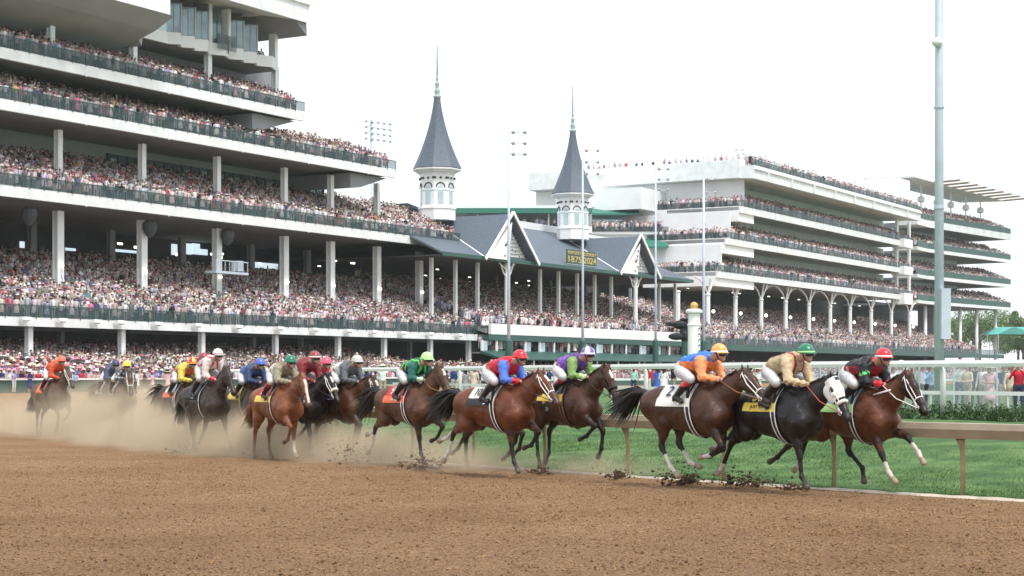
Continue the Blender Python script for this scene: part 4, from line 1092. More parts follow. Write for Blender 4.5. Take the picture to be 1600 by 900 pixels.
def make_horse(name_label, pose, coat, points=BLK, socks=(0, 0, 0, 0), neck=38, head=-50, bounce=0, hvox=.021, blaze=0, manem='mane', tail='back',
               loc=(0, 0), heading=45, scale=1.04, gz=0, bend=0, tailamp=1, darkface=False):
    """pose: dict of leg angles fr (near fore), fl (far fore), hr, hl ; near = right side (y<0)"""
    S = SDF(); B = 1
    z0 = bounce
    def pt(x, y, z): return (x, y, z+z0)
    # trunk
    S.cap(pt(-.30, 0, 1.23), pt(.38, 0, 1.19), .33, .39, .78, B, .05)
    S.cap(pt(-.62, 0, 1.32), pt(-.2, 0, 1.25), .265, .32, .84, B, .06)
    S.cap(pt(-.78, .10, 1.30), pt(-.5, .12, 1.24), .24, .22, .85, B, .05); S.cap(pt(-.78, -.10, 1.30), pt(-.5, -.12, 1.24), .24, .22, .85, B, .05)
    S.cap(pt(-.66, 0, 1.48), pt(-.2, 0, 1.49), .10, .085, 1.2, B, .1)         # croup and loin
    S.cap(pt(-.2, 0, 1.50), pt(.28, 0, 1.56), .07, .085, .9, B, .1)           # back to withers
    S.cap(pt(.20, 0, 1.55), pt(.42, 0, 1.57), .085, .08, .7, B, .1)
    S.cap(pt(.34, .13, 1.48), pt(.60, .165, 1.12), .14, .18, .7, B, .035); S.cap(pt(.34, -.13, 1.48), pt(.60, -.165, 1.12), .14, .18, .7, B, .035)   # shoulders
    S.cap(pt(.53, 0, 1.10), pt(.66, 0, 1.20), .22, .19, .95, B, .06)          # breast
    S.cap(pt(.64, .08, 1.10), pt(.60, .10, .98), .12, .10, 1, B, .02); S.cap(pt(.64, -.08, 1.10), pt(.60, -.10, .98), .12, .10, 1, B, .02)
    S.cap(pt(.1, 0, .98), pt(.45, 0, .98), .12, .14, 1, B, .1)                # girth line
    # neck
    na = R(neck); nd = np.array([math.cos(na), 0, math.sin(na)]); up = np.array([-math.sin(na), 0, math.cos(na)])
    nb = np.array(pt(.50, 0, 1.40)); L = .74
    def yb(u): return np.array([0, bend*u*u, 0])
    poll = nb+nd*L+up*.02+yb(1)
    S.cap(nb-up*.07, nb+nd*L*.5-up*.05+yb(.5), .27, .185, .54, B, .06)
    S.cap(nb+nd*L*.5-up*.05+yb(.5), poll-up*.02, .185, .115, .6, B, .05)
    S.cap(nb+up*.09-nd*.1, nb+nd*L*.55+up*.075+yb(.55), .10, .06, .65, B, .07)
    S.cap(nb+nd*L*.55+up*.075+yb(.55), poll+up*.02, .06, .05, .7, B, .05)
    S.cap(nb-up*.18-nd*.02, nb+nd*L*.45-up*.12+yb(.45), .12, .07, .7, B, .08)   # throat line
    # head
    ha = R(head); hd = np.array([math.cos(ha), 0, math.sin(ha)]); hu = np.array([-math.sin(ha), 0, math.cos(ha)])
    HL = .66
    def hp(t, y=0, u=0): return poll+hd*(HL*t)+hu*u+np.array([0, y, 0])
    HEADL = 2
    S.cap(hp(-.02, 0, .0), hp(.3, 0, .015), .102, .1, .82, HEADL, .04)
    S.cap(hp(.28, 0, .012), hp(.78, 0, .0), .097, .066, .74, HEADL, .04)
    S.cap(hp(.76, 0, -.002), hp(.97, 0, -.01), .066, .068, .9, HEADL, .03)
    for sg in (-1, 1):
        S.cap(hp(.18, sg*.035, -.085), hp(.36, sg*.038, -.085), .1, .072, .55, HEADL, .02)   # cheek
        S.cap(hp(.24, sg*.062, .035), hp(.34, sg*.062, .03), .026, .022, 1, HEADL, .03)       # brow
        S.cap(hp(.93, sg*.032, .012), hp(.98, sg*.03, .008), .026, .022, 1, 3, .02)           # nostril
        S.cap(hp(-.04, sg*.055, .06), hp(-.13, sg*.075, .15)-hd*.02, .03, .008, .8, 4, .015)  # ear
    S.cap(hp(.36, 0, -.075), hp(.80, 0, -.052), .055, .036, .8, HEADL, .04)
    S.cap(hp(.80, 0, -.052), hp(.92, 0, -.066), .034, .032, .95, 3, .02)
    # legs
    hooves = []; legs = {}
    for key, sy in (('fr', -1), ('fl', 1)):
        a1, a2, a3 = pose[key]; l1, l2, l3 = HLEN['F']
        e = np.array(pt(.47, sy*.16, 1.03)); e = e+dirv(a1)*.06*np.array([1, 0, 0])*2
        sh = np.array(pt(.55, sy*.15, 1.2))
        k_ = e+dirv(a1)*l1+np.array([0, -sy*.03, 0]); f_ = k_+dirv(a2)*l2; p_ = f_+dirv(a3)*l3; hf = p_+dirv(a3)*.07
        lb = 10 if key == 'fr' else 11
        S.cap(sh, e, .14, .125, .72, B, .06); S.cap(e, k_*.55+e*.45, .125, .078, .8, lb, .03); S.cap(k_*.55+e*.45, k_, .068, .048, .9, lb, .03)
        S.cap(k_-dirv(a1)*.03, k_+dirv(a2)*.03, .052, .045, .95, lb+60, .02); S.cap(k_, f_, .037, .031, .95, lb+10, .02)
        bk = -np.array([math.cos(R(a2)), 0, math.sin(R(a2))])*.018
        S.cap(k_+bk+dirv(a2)*.05, f_+bk, .022, .022, 1, lb+10, .02)
        S.cap(f_, f_+dirv(a3)*.01, .043, .04, .95, lb+20, .02); S.cap(f_, p_, .035, .033, 1, lb+20, .02)
        S.cap(p_, hf, .04, .052, .95, lb+30, .006)
        legs[key] = (e, k_, f_, p_, hf); hooves.append(hf)
    for key, sy in (('hr', -1), ('hl', 1)):
        a0, a1, a2, a3 = pose[key]; l0, l1, l2, l3 = HLEN['Hn']
        hip = np.array(pt(-.68, sy*.11, 1.32)); s_ = hip+dirv(a0)*l0+np.array([0, sy*.04, 0]); k_ = s_+dirv(a1)*l1+np.array([0, -sy*.04, 0]); f_ = k_+dirv(a2)*l2; p_ = f_+dirv(a3)*l3; hf = p_+dirv(a3)*.07
        lb = 12 if key == 'hr' else 13
        S.cap(hip, s_, .23, .175, .72, B, .04)
        bt = np.array(pt(-.90, sy*.10, 1.28)); S.cap(bt, s_*.45+k_*.55, .125, .075, .75, B, .07)    # buttock to gaskin
        S.cap(s_, s_*.45+k_*.55, .155, .09, .78, B, .03); S.cap(s_*.45+k_*.55, k_, .078, .048, .8, lb, .04)
        bk = -np.array([math.cos(R(a2)), 0, math.sin(R(a2))])
        S.cap(k_+bk*.035-dirv(a1)*.04, k_+bk*.03+dirv(a2)*.06, .036, .04, .85, lb+60, .03)
        S.cap(k_-dirv(a1)*.02, k_+dirv(a2)*.06, .052, .044, .85, lb+60, .02); S.cap(k_, f_, .041, .033, .95, lb+10, .02)
        S.cap(f_, f_+dirv(a3)*.01, .044, .04, .95, lb+20, .02); S.cap(f_, p_, .036, .034, 1, lb+20, .02); S.cap(p_, hf, .042, .057, .95, lb+30, .008)
        legs[key] = (s_, k_, f_, p_, hf); hooves.append(hf)
    V, Fc = S.mesh(hvox); V = smooth_mesh(V, Fc, 1, .4)
    lab, tt = S.paint(V, None)
    c = np.array(coat)[None, :]*.68*np.ones((len(V), 1)); pc = np.array(points); wc = np.array([.62, .56, .5]); hc = np.array([.1, .085, .07])
    hz = V[:, 2]-z0
    c *= (1+.25*(hz-1.2)*0)[:, None]
    for i in range(4):
        m = lab == 10+i; w = (np.clip(tt[m]*1.1-.1, 0, 1)**1.2)[:, None]*.85; c[m] = c[m]*(1-w)+pc*w
        m = (lab == 20+i) | (lab == 70+i); c[m] = pc
        m2 = lab == 30+i; c[m2] = pc; m3 = lab == 40+i; c[m3] = hc*(.45+.5*tt[m3][:, None])
        s_ = socks[i]
        if s_ > 0:
            c[m2] = wc
            if s_ > 1:
                mm = (lab == 20+i) & (tt > (.8 if s_ < 3 else .42)); c[mm] = wc
            c[m3] = np.array([.33, .26, .18])
    m = lab == 3; c[m] = c[m]*.35+np.array([.03, .028, .028])*.65
    m = (lab == 2); rel = (V-poll)@hd/HL; w = np.clip((rel-.62)/.3, 0, 1)[:, None]*.55; c[m] = (c*(1-w)+np.array([.028, .022, .02])*w)[m]
    if darkface:
        m = lab == 2; c[m] = c[m]*.25
    m = lab == 4; c[m] *= .6
    if blaze:
        ru = (V-poll)@hu; ry = np.abs(V[:, 1]-poll[1]); m = (ru > .03) & (rel > .12) & (rel < (.92 if blaze > 1 else .34)) & (ry < (.026 if blaze > 1 else .022)) & ((lab == 2) | (lab == 3)); c[m] = wc*1.1
    m = np.isin(lab, [1, 10, 11, 12, 13, 2]); rr = np.random.default_rng(int(loc[0]*10) % 97+3)
    me = arr_mesh('racehorse', V, Fc, M['coat'], c, smooth=True, domain='POINT')
    me.location = (loc[0], loc[1], gz); me.rotation_euler = (0, 0, -R(heading)); me.scale = (scale,)*3
    tag(me, name_label, 'horse', 'racehorses galloping round the turn')
    # eyes
    b = MB()
    for sg in (-1, 1):
        q = hp(.27, sg*.078, .012); b = MB(); b.ball(q, .021, 8); b.build('eye', M['black'], me, smooth=True)
    # mane
    rr = random.Random(int(abs(loc[0])*100)); b = MB()
    for k in range(90):
        u = k/89; base = nb-nd*.06+up*(.17-.08*u)+nd*(L+.02)*u+yb(u); ln = rr.uniform(.10, .2)
        sw = rr.uniform(-.06, .06)
        q1 = base+up*ln*.35-nd*ln*.35+np.array([0, sw*.5, 0]); q2 = base+up*ln*rr.uniform(.1, .55)-nd*ln*1.1+np.array([0, sw, 0])
        b.tube([base-up*.03, q1, q2], [.022, .018, .004], 4, cap=False)
    for k in range(14):
        y = rr.uniform(-.03, .03); b.tube([hp(-.08, y, .08), hp(.05, y, .12), hp(.16, y*1.3, .10)], [.014, .012, .003], 4, cap=False)
    b.build('mane', M[manem], me, smooth=True)
    # tail
    b = MB(); t0 = np.array(pt(-.96, 0, 1.45))
    for k in range(190):
        a = rr.gauss(0, .034); v = rr.gauss(0, .03); ln = rr.uniform(.5, .95)*tailamp
        if tail == 'back': P = [t0+(.06, 0, 0), t0+(-.14, a*.3, .05+v*.3), t0+(-.36*ln-.08, a*1.2, .02+v*1.4), t0+(-.72*ln-.05, a*2.4, -.14+v*3), t0+(-1.0*ln-.05, a*3.2, -.26+v*4.2-rr.random()*.1)]
        else: P = [t0+(.06, 0, 0), t0+(-.12, a*.3, .0), t0+(-.26, a, -.2+v), t0+(-.36+v*2, a*1.6, -.55*ln-.1), t0+(-.42+v*3, a*2, -.85*ln)]
        b.tube(P, [.022, .024, .018, .01, .002], 3, cap=False)
    if tail == 'back': b.tube([t0+np.array(q) for q in ((.06, 0, 0), (-.14, 0, .05), (-.38, 0, .01), (-.62, .0, -.09), (-.82, 0, -.2))], [.05, .06, .07, .055, .005], 8)
    else: b.tube([t0+np.array(q) for q in ((.06, 0, 0), (-.12, 0, 0), (-.26, 0, -.2), (-.36, 0, -.5), (-.4, 0, -.75))], [.05, .055, .065, .055, .005], 8)
    b.build('tail', M[manem], me, smooth=True)
    def prop(nm, bb, m, parent=me, sm=True): return bb.build(nm, m, parent, smooth=sm)
    info = dict(o=me, hp=hp, pt=pt, poll=poll, legs=legs, z0=z0, prop=prop, S=S, hd=hd, hu=hu, nb=nb, nd=nd, up=up)
    return info

def ring_at(hpf, t, w, up_, dn, n=14, tilt=0):
    pts = []
    for k in range(n+1):
        a = 2*math.pi*k/n; y = math.cos(a)*w; u = math.sin(a); u = u*up_ if u > 0 else u*dn
        pts.append(hpf(t+tilt*u, y, u))
    return pts
def bridle(I, m='white_tack', th=.011, fleece=False, noseb=True, hood=None, hoodmat=None):
    hp = I['hp']; b = MB()
    b.tube(ring_at(hp, .02, .082, .095, .10, tilt=-.5), th, 5, cap=False)       # headpiece / throat
    if noseb: b.tube(ring_at(hp, .62, .062, .07, .085), th*1.15, 5, cap=False)
    for sg in (-1, 1):
        b.tube([hp(.02, sg*.084, .03), hp(.3, sg*.094, -.02), hp(.62, sg*.066, -.03), hp(.82, sg*.055, -.035)], th, 5, cap=False)
        b.tube([hp(.1, sg*.085, .05), hp(.45, sg*.08, .045), hp(.62, sg*.06, .03)], th*.7, 5, cap=False)
        b.tube([hp(.62, sg*.064, -.03), hp(.75, sg*.058, -.06), hp(.80, sg*.05, -.09)], th*.8, 5, cap=False)
    o = I['prop']('bridle', b, M[m])
    b = MB(); b.tube([hp(.82, -.075, -.035), hp(.82, .075, -.035)], .009, 6)
    for sg in (-1, 1): b.tube([hp(.82+.05*math.cos(a), sg*.068, -.035+.03*math.sin(a)) for a in np.linspace(0, 2*math.pi, 9)], .007, 5, cap=False)
    b.build('bit', M['bit'], o, smooth=True)
    if fleece:
        b = MB(); b.tube([hp(.60, y, u) for y, u in ((-.068, -.03), (-.066, .02), (-.04, .075), (0, .088), (.04, .075), (.066, .02), (.068, -.03))], .03, 8); b.build('noseband', M['fleece'] if fleece is True else M[fleece], o, smooth=True)
    if hood:
        # blinker hood: a shell around the upper head
        S = SDF(); 
        for p in I['S'].p:
            if p[5] == 2: S.p.append(p)
        V, Fc = S.mesh(.016, infl=.014); V = smooth_mesh(V, Fc, 1, .3)
        rel = (V-I['poll'])@I['hd']/.66; ru = (V-I['poll'])@I['hu']
        fm = rel[Fc].mean(1); keep = (fm > -.02) & (fm < .5)
        Fk = Fc[keep]; used = np.unique(Fk); mp = -np.ones(len(V), int); mp[used] = np.arange(len(used))
        c = np.ones((len(used), 3))*np.array(hood); rv = rel[used]; uv = ru[used]; yv = np.abs(V[used][:, 1]-I['poll'][1])
        ey = ((rv-.27)/.095)**2+((uv-.01)/.05)**2 < 1; c[ey & (yv > .04)] = (.02, .02, .02)
        ho = arr_mesh('blinker_hood', V[used], mp[Fk], M['hoodm'], c, smooth=True, parent=I['o'], domain='POINT')
        b = MB()
        for sg in (-1, 1):
            b.ball(hp(.36, sg*.088, .012), .05, 10, (1, .45, 1))
        b.build('eye_cup', M['white_tack'] if hoodmat is None else M[hoodmat], ho, smooth=True)
    return o
M['hoodm'] = mat('hood_cloth', (.8, .8, .8), .7, attr='Col')
def trunk_loft(I, x0, x1, zlow, off, nx=9, na=16, zend=None):
    """cloth lying on the back: sample the body surface outwards"""
    S = I['S']; pr = [p for p in S.p if p[5] == 1]; vs = []; z0 = I['z0']
    xs = np.linspace(x0, x1, nx)
    for i, x in enumerate(xs):
        for j in range(na+1):
            a = -1.72+3.44*j/na if zend is None else -zend+2*zend*j/na
            c = np.array([x, 0, 1.22+z0]); d = np.array([0, math.sin(a), math.cos(a)])
            t = np.linspace(.1, .6, 60); P = c+d*t[:, None]; D = np.full(60, 1.0)
            for p in pr:
                dd, _ = SDF.dist(P, p); k = p[6]; hh = np.clip(.5+.5*(D-dd)/k, 0, 1); D = D*(1-hh)+dd*hh-k*hh*(1-hh)
            k = np.argmax(D > 0); tr = t[k]; q = c+d*(tr+off); vs.append(q)
    return np.array(vs).reshape(nx, na+1, 3)
def cloth(I, x0, x1, m, zend=1.3, off=.012, name='saddle_cloth', parent=None, rows=None, nx=9):
    G_ = trunk_loft(I, x0, x1, 0, off, nx=nx, na=18, zend=zend); nx, na, _ = G_.shape
    b = MB(); b.add(G_.reshape(-1, 3), [(i*na+j, i*na+j+1, (i+1)*na+j+1, (i+1)*na+j) for i in range(nx-1) for j in range(na-1)])
    o = b.build(name, m, parent or I['o'], smooth=True)
    md = o.modifiers.new('s', 'SOLIDIFY'); md.thickness = .008; md.offset = 1
    return o, G_
def girth(I, x, m, w=.04, name='girth', shift=-.06, off=.012):
    S = I['S']; z0 = I['z0']; pr = [p for p in S.p if p[5] == 1]; b = MB(); vs = []
    N = 28
    for i in range(N+1):
        a = 2*math.pi*i/N
        for dx in (-w/2, w/2):
            xx = x+dx+shift*(math.cos(a)); c = np.array([xx, 0, 1.22+z0]); d = np.array([0, math.sin(a), math.cos(a)])
            t = np.linspace(.1, .6, 60); P = c+d*t[:, None]; D = np.full(60, 1.0)
            for p in pr:
                dd, _ = SDF.dist(P, p); k = p[6]; hh = np.clip(.5+.5*(D-dd)/k, 0, 1); D = D*(1-hh)+dd*hh-k*hh*(1-hh)
            vs.append(c+d*(t[np.argmax(D > 0)]+off))
    b.add(vs, [(2*i, 2*i+1, 2*i+3, 2*i+2) for i in range(N)]); o = b.build(name, m, I['o'], smooth=True)
    md = o.modifiers.new('s', 'SOLIDIFY'); md.thickness = .006; md.offset = 1
    return o

# ------------------------------------------------------------------ jockeys
def hexm(name, col, **k): return mat(name, col, .55, **k)
SKIN = mat('skin', (.42, .24, .17), .55); SKIN2 = mat('skin_tan', (.26, .14, .09), .55)
WPANT = mat('white_breeches', (.56, .56, .57), .6, noise=.14, nscale=9, bump=.5, bscale=20)
BOOT = mat('riding_boot', (.012, .012, .014), .25)
GOG = mat('goggle_lens', (.03, .03, .035), .12)
def jockey(I, label, cap, silk, silk2=None, sleeve=None, capband=None, breech=None, boot=BOOT, pom=False, lift=0, skin=SKIN, collar=None, armband=None, lean=0, cat='jockey', capcol2=None, cuff=None, sock=None, vox=.015):
    Hm = I['o']; z0 = I['z0']; sc = Hm.scale[0]
    S = SDF()
    def p(x, y, z): return np.array([x, y, z+z0])
    L = lift
    pel = p(-.16, 0, 1.88+L); ch = p(.30, 0, 1.99+L*1.2+lean); nk = p(.48, 0, 2.06+L*1.3+lean); hd = p(.61, 0, 2.12+L*1.4+lean)
    PEL, TOR, SLV, FOR, HND, HED, THI, BT = 1, 2, 3, 4, 5, 6, 7, 8
    S.cap(pel, p(-.05, 0, 1.93+L), .15, .14, 1.15, PEL, .05)
    S.cap(p(-.06, 0, 1.95+L), ch, .145, .165, 1.15, TOR, .06)
    S.cap(ch+(.0, .09, .02), ch+(0, -.09, .02), .115, .115, 1, TOR, .05)
    S.cap(ch+(.08, 0, .05), hd-(.02, 0, .04), .062, .055, 1, HED, .03)
    S.cap(hd, hd+(.02, 0, .0), .10, .10, .82, HED, .03); S.cap(hd+(.05, 0, -.06), hd+(.075, 0, -.095), .062, .04, .85, HED, .02)
    S.cap(hd+(.105, 0, -.025), hd+(.125, 0, -.05), .014, .019, .8, HED, .012)   # nose
    S.cap(hd+(.10, 0, -.085), hd+(.104, 0, -.09), .022, .02, 1.4, HED, .01)     # mouth
    for sg in (-1, 1): S.cap(hd+(0, sg*.083, -.02), hd+(-.005, sg*.088, -.045), .02, .014, .5, HED, .01)
    arms = {}
    reins = I['nb']+I['nd']*.26+I['up']*.19
    for sg in (-1, 1):
        sh = ch+(.06, sg*.175, .0); hn = np.array([reins[0]+.02, sg*.075, reins[2]+.02]); 
        el = (sh+hn)/2+np.array([-.07, sg*.10, -.10])
        S.cap(sh, el, .085, .064, 1, SLV, .04); S.cap(el, hn, .058, .036, 1, FOR, .02)
        wd = (hn-el); wd /= np.linalg.norm(wd); palm = hn+wd*.045
        S.cap(hn, palm, .034, .036, .8, HND, .015)
        for f in range(4):
            fb = palm+wd*.02+np.array([0, sg*(-.012), .024-.017*f]); f1 = fb+wd*.032+np.array([0, -sg*.008, -.004]); f2 = f1+np.array([-.012, -sg*.03, -.006]); f3 = f2+np.array([-.026, -sg*.006, 0])
            S.chain([fb-wd*.03, fb, f1, f2, f3], [.0115, .011, .0105, .0095, .0085], 1, HND, .004)
        S.chain([hn+wd*.01+np.array([0, -sg*.02, .022]), hn+wd*.05+np.array([0, -sg*.036, .03]), hn+wd*.075+np.array([0, -sg*.03, .015])], [.014, .012, .0095], 1, HND, .006)
        hip = p(-.14, sg*.10, 1.84+L); kn = p(.25, sg*.29, 1.72+L*.4); an = p(-.05, sg*.33, 1.42); toe = p(.12, sg*.35, 1.36)
        S.cap(hip, kn, .105, .074, 1, THI, .04); S.cap(kn, kn*.6+an*.4, .064, .06, 1, BT, .02); S.cap(kn*.6+an*.4, an, .06, .04, 1, BT, .02)
        S.cap(an, toe, .042, .034, .9, BT, .015); S.cap(an, an+(-.03, 0, -.035), .038, .028, .9, BT, .01)
        arms[sg] = (sh, el, hn, kn, an, toe, hip)
    def sub(labs, name, m, infl, parent=None, v=vox, cols=None):
        V, Fc = S.mesh(v, infl=infl, labs=labs); V = smooth_mesh(V, Fc, 1, .3)
        return V, Fc
    # body: one continuous figure
    V, Fc = S.mesh(vox*.8, infl=-.004); body = arr_mesh('person', V, Fc, skin, smooth=True)
    body.matrix_world = Matrix.Translation(Hm.location) @ Matrix.Rotation(Hm.rotation_euler.z, 4, 'Z') @ Matrix.Diagonal((sc, sc, sc, 1))
    body.location = Hm.location; body.rotation_euler = Hm.rotation_euler; body.scale = (sc,)*3
    tag(body, label, cat, 'jockeys riding round the turn')
    sm = silk
    # jacket with painted panels
    V, Fc = S.mesh(vox*.85, infl=.008, labs=(TOR, SLV, FOR)); V = smooth_mesh(V, Fc, 1, .3)
    lab, tt = S.paint(V, None); z_ = V[:, 2]; nz_ = .008*np.sin(V[:, 0]*48+V[:, 1]*30+3*np.sin(V[:, 2]*20))+.006*np.sin(V[:, 2]*65+V[:, 0]*25+2*np.sin(V[:, 1]*30)); V = V+np.stack([nz_*.3, nz_*.6, nz_], 1)
    c = np.ones((len(V), 3))*np.array(silk)
    sl = np.isin(lab, [SLV, FOR]); c[sl] = sleeve if sleeve is not None else silk
    if silk2 is not None:
        kind = silk2[0]; col = np.array(silk2[1]); xx = V[:, 0]; yy = V[:, 1]
        if kind == 'back': c[(lab == TOR) & (xx < .22)] = col
        if kind == 'front': c[(lab == TOR) & (xx > .22)] = col
        if kind == 'stripe': c[(lab == TOR) & (np.abs(yy) > .06) & (np.abs(yy) < .10)] = col
        if kind == 'dots': c[(np.sin(xx*45)*np.sin(yy*45+1)*np.sin(V[:, 2]*40) > .25)] = col
        if kind == 'hoops': c[(np.sin((xx+V[:, 2])*42) > .2)] = col
        if kind == 'chevron': c[(np.sin((xx*1.0+np.abs(yy)*1.4)*38) > .35) & (lab == TOR)] = col
        if kind == 'low': c[(lab == TOR) & (V[:, 2] < 2.0+z0)] = col
    if armband is not None: c[np.isin(lab, [SLV]) & (np.linalg.norm(V-(arms[-1][0]*.5+arms[-1][1]*.5), axis=1) < .085)] = armband
    if cuff is not None:
        for sg in (-1, 1): c[(lab == FOR) & (np.linalg.norm(V-arms[sg][2], axis=1) < .12)] = cuff
    if collar is not None: c[np.linalg.norm(V-(ch+np.array([.1, 0, .07])), axis=1) < .085] = collar
    # open at the wrists and collar: keep as cloth shell
    jk = arr_mesh('silk_jacket', V, Fc, M['silk'], c, smooth=True, parent=body, domain='POINT')
    V, Fc = S.mesh(vox, infl=.006, labs=(PEL, THI)); V = smooth_mesh(V, Fc, 1, .3)
    arr_mesh('breeches', V, Fc, breech or WPANT, smooth=True, parent=body)
    for sg in (-1, 1):
        Sb = SDF(); kn, an, toe = arms[sg][3:6]; Sb.cap(kn*.8+an*.2, kn*.6+an*.4, .064, .066, 1, 1, .02); Sb.cap(kn*.6+an*.4, an, .066, .046, 1, 1, .02); Sb.cap(an, toe, .048, .038, .9, 1, .015); Sb.cap(an, an+(-.03, 0, -.035), .042, .032, .9, 1, .01)
        V, Fc = Sb.mesh(vox); V = smooth_mesh(V, Fc, 1, .3)
        cc = np.ones((len(V), 3))*.014
        if sock is not None: cc[V[:, 2] > kn[2]-.12] = sock
        arr_mesh('boot', V, Fc, M['bootc'], cc, smooth=True, parent=body, domain='POINT')
        b = MB(); b.tube([arms[sg][5]+np.array([-.06, 0, -.04]), arms[sg][5]+np.array([-.06, -sg*.045, .06]), np.array([.12, sg*.24, 1.6+z0])], .007, 5)
        b.tube([arms[sg][5]+np.array([-.06, -.05, -.045]), arms[sg][5]+np.array([-.06, .05, -.045])], .012, 6)
        b.build('stirrup', M['bit'], Hm, smooth=True)
    # helmet
    b = MB(); hc = hd+np.array([-.012, 0, .028]); prof = []
    for i in range(9):
        a = R(90-i*11.8); prof.append((.128*math.cos(a)+.0005, .135*math.sin(a)))
    b.lathe(prof[::-1], 20, hc)
    for v in range(len(b.v)): x, y, z = b.v[v]; b.v[v] = (hc[0]+(x-hc[0])*1.1, y*.93+hc[1]*.07, z)
    he = b.build('helmet', M[cap], body, smooth=True)
    b = MB()   # peak
    vs = []
    for i in range(11):
        a = R(-65+13*i); 
        for r_, zz in ((.125, .0), (.168, -.018), (.168, -.024), (.125, -.008)): vs.append(hc+np.array([r_*math.cos(a)*1.08, r_*math.sin(a)*.86, zz]))
    b.add(vs, [(i*4+k, i*4+(k+1) % 4, (i+1)*4+(k+1) % 4, (i+1)*4+k) for i in range(10) for k in range(4)]); b.build('peak', M[cap], he, smooth=True)
    b = MB(); b.lathe([(.132, -.012), (.136, 0), (.133, .016)], 20, hc)
    for v in range(len(b.v)): x, y, z = b.v[v]; b.v[v] = (hc[0]+(x-hc[0])*1.1, y*.93, z)
    b.build('cap_band', M[capband or cap], he, smooth=True)
    if capcol2:
        b = MB()
        for q in range(4):
            a0 = R(q*90+20); vs = []
            for i in range(7):
                for j in range(5):
                    el_ = R(8+i*12.5); az = a0+R(j*11); vs.append(hc+np.array([.131*1.1*math.cos(el_)*math.cos(az), .131*.93*math.cos(el_)*math.sin(az), .138*math.sin(el_)]))
            b.add(vs, [(i*5+j, i*5+j+1, (i+1)*5+j+1, (i+1)*5+j) for i in range(6) for j in range(4)])
        b.build('cap_panel', M[capcol2], he, smooth=True)
    if pom: b = MB(); b.ball(hc+np.array([0, 0, .155]), .03, 8); b.build('pompom', M[cap], he, smooth=True)
    # goggles and strap
    b = MB(); pts = [hd+np.array([.088*math.cos(a)+.018, .092*math.sin(a), -.018]) for a in np.linspace(R(-60), R(60), 9)]; b.tube(pts, [.012]+[.024]*7+[.012], 6); b.build('goggles', GOG, body, smooth=True)
    b = MB(); b.tube([hd+np.array([.0, -.09, .03]), hd+np.array([.04, -.07, -.09]), hd+np.array([.07, 0, -.13]), hd+np.array([.04, .07, -.09]), hd+np.array([.0, .09, .03])], .008, 5, cap=False); b.build('chin_strap', M['black'], body)
    # reins
    hp = I['hp']
    for sg in (-1, 1):
        b = MB(); hn = arms[sg][2]; bit = hp(.82, sg*.075, -.035); mid = (hn+bit)/2+np.array([0, sg*.06, -.04]); b.tube([hn, mid, bit], .0085, 5); b.build('rein', M[I.get('rein', 'bridle')], Hm, smooth=True)
    I['arms'] = arms
    return body
M['silk'] = mat('racing_silk', (.5, .5, .5), .42, attr='Col', spec=.3, bump=.6, bscale=18, noise=.15, nscale=9)
M['bootc'] = mat('boot_leather', (.02, .02, .02), .3, attr='Col')
for nm, c in dict(red=(.62, .015, .03), green=(.0, .17, .09), orange=(.85, .36, .09), dorange=(.75, .14, .05), yellow=(.75, .55, .08), blue=(.06, .13, .5), maroon=(.28, .03, .035), pink=(.75, .08, .16),
                  wht=(.78, .78, .74), lime=(.42, .72, .28), purple=(.2, .08, .42), gray=(.5, .5, .46), navy=(.02, .03, .1), blk=(.015, .015, .018), cyan=(.1, .3, .5), tanm=(.45, .36, .2)).items():
    M['c_'+nm] = mat('cloth_'+nm, c, .5)
    M['cap_'+nm] = mat('cap_'+nm, c, .3, coat=.3)

# leg pose library: fore (forearm, cannon, pastern), hind (thigh, gaskin, cannon, pastern); 0 = down, + = forward
POSES = {
 'chest': dict(fr=(52, -30, -72), fl=(2, 4, 36), hr=(4, -38, -8, 6), hl=(36, -34, 6, 24)),
 'last': dict(fr=(22, -8, -34), fl=(54, -46, -76), hr=(14, -26, 0, 12), hl=(8, -40, -14, -20)),
 'leader':  dict(fr=(26, 30, 46), fl=(74, 46, 36), hr=(0, -74, -24, -40), hl=(50, 10, 52, 10)),
 'push':    dict(fr=(14, 8, 38), fl=(-48, -54, -66), hr=(10, -62, -30, -45), hl=(-16, -80, -60, -74)),
 'gather':  dict(fr=(34, -58, -80), fl=(10, -66, -88), hr=(42, -18, 32, 52), hl=(56, -2, 40, 75)),
 'drive':   dict(fr=(6, 12, 35), fl=(62, -40, -75), hr=(2, -66, -24, -40), hl=(-16, -78, -56, -74)),
 'tuck':    dict(fr=(64, -52, -72), fl=(48, -8, -30), hr=(30, -40, 6, 20), hl=(46, -34, -2, -30)),
 'canter':  dict(fr=(54, -20, -60), fl=(-10, -36, -60), hr=(18, -36, 2, 28), hl=(-4, -60, -40, -60)),
 'stand1':  dict(fr=(-6, -4, 25), fl=(46, -34, -66), hr=(20, -40, 4, 26), hl=(40, -8, 34, 40)),
 'reach':   dict(fr=(-28, -34, -50), fl=(28, 26, 40), hr=(44, -16, 22, 40), hl=(24, -40, -6, -20)),
}
HORSES = []
def at_px(nose_px, Y0, heading, nx=1.66, sc=1.08):
    h = R(heading); x = (nose_px-800)/F*(Y0-nx*sc*math.sin(h))-nx*sc*math.cos(h); return (x, Y0)
def horse(nose, Y0, heading, label, pose, coat, nx=1.66, **k):
    Y0 *= .98; k['bounce'] = k.get('bounce', 0)-.05; k['scale'] = 1.08
    br = k.pop('br', None); loc = at_px(nose, Y0, heading, nx)
    I = make_horse(label, POSES[pose], coat, loc=loc, heading=heading, gz=Hs(*loc), **k); HORSES.append((I['o'], loc, heading))
    bridle(I, **(br or {}))
    return I
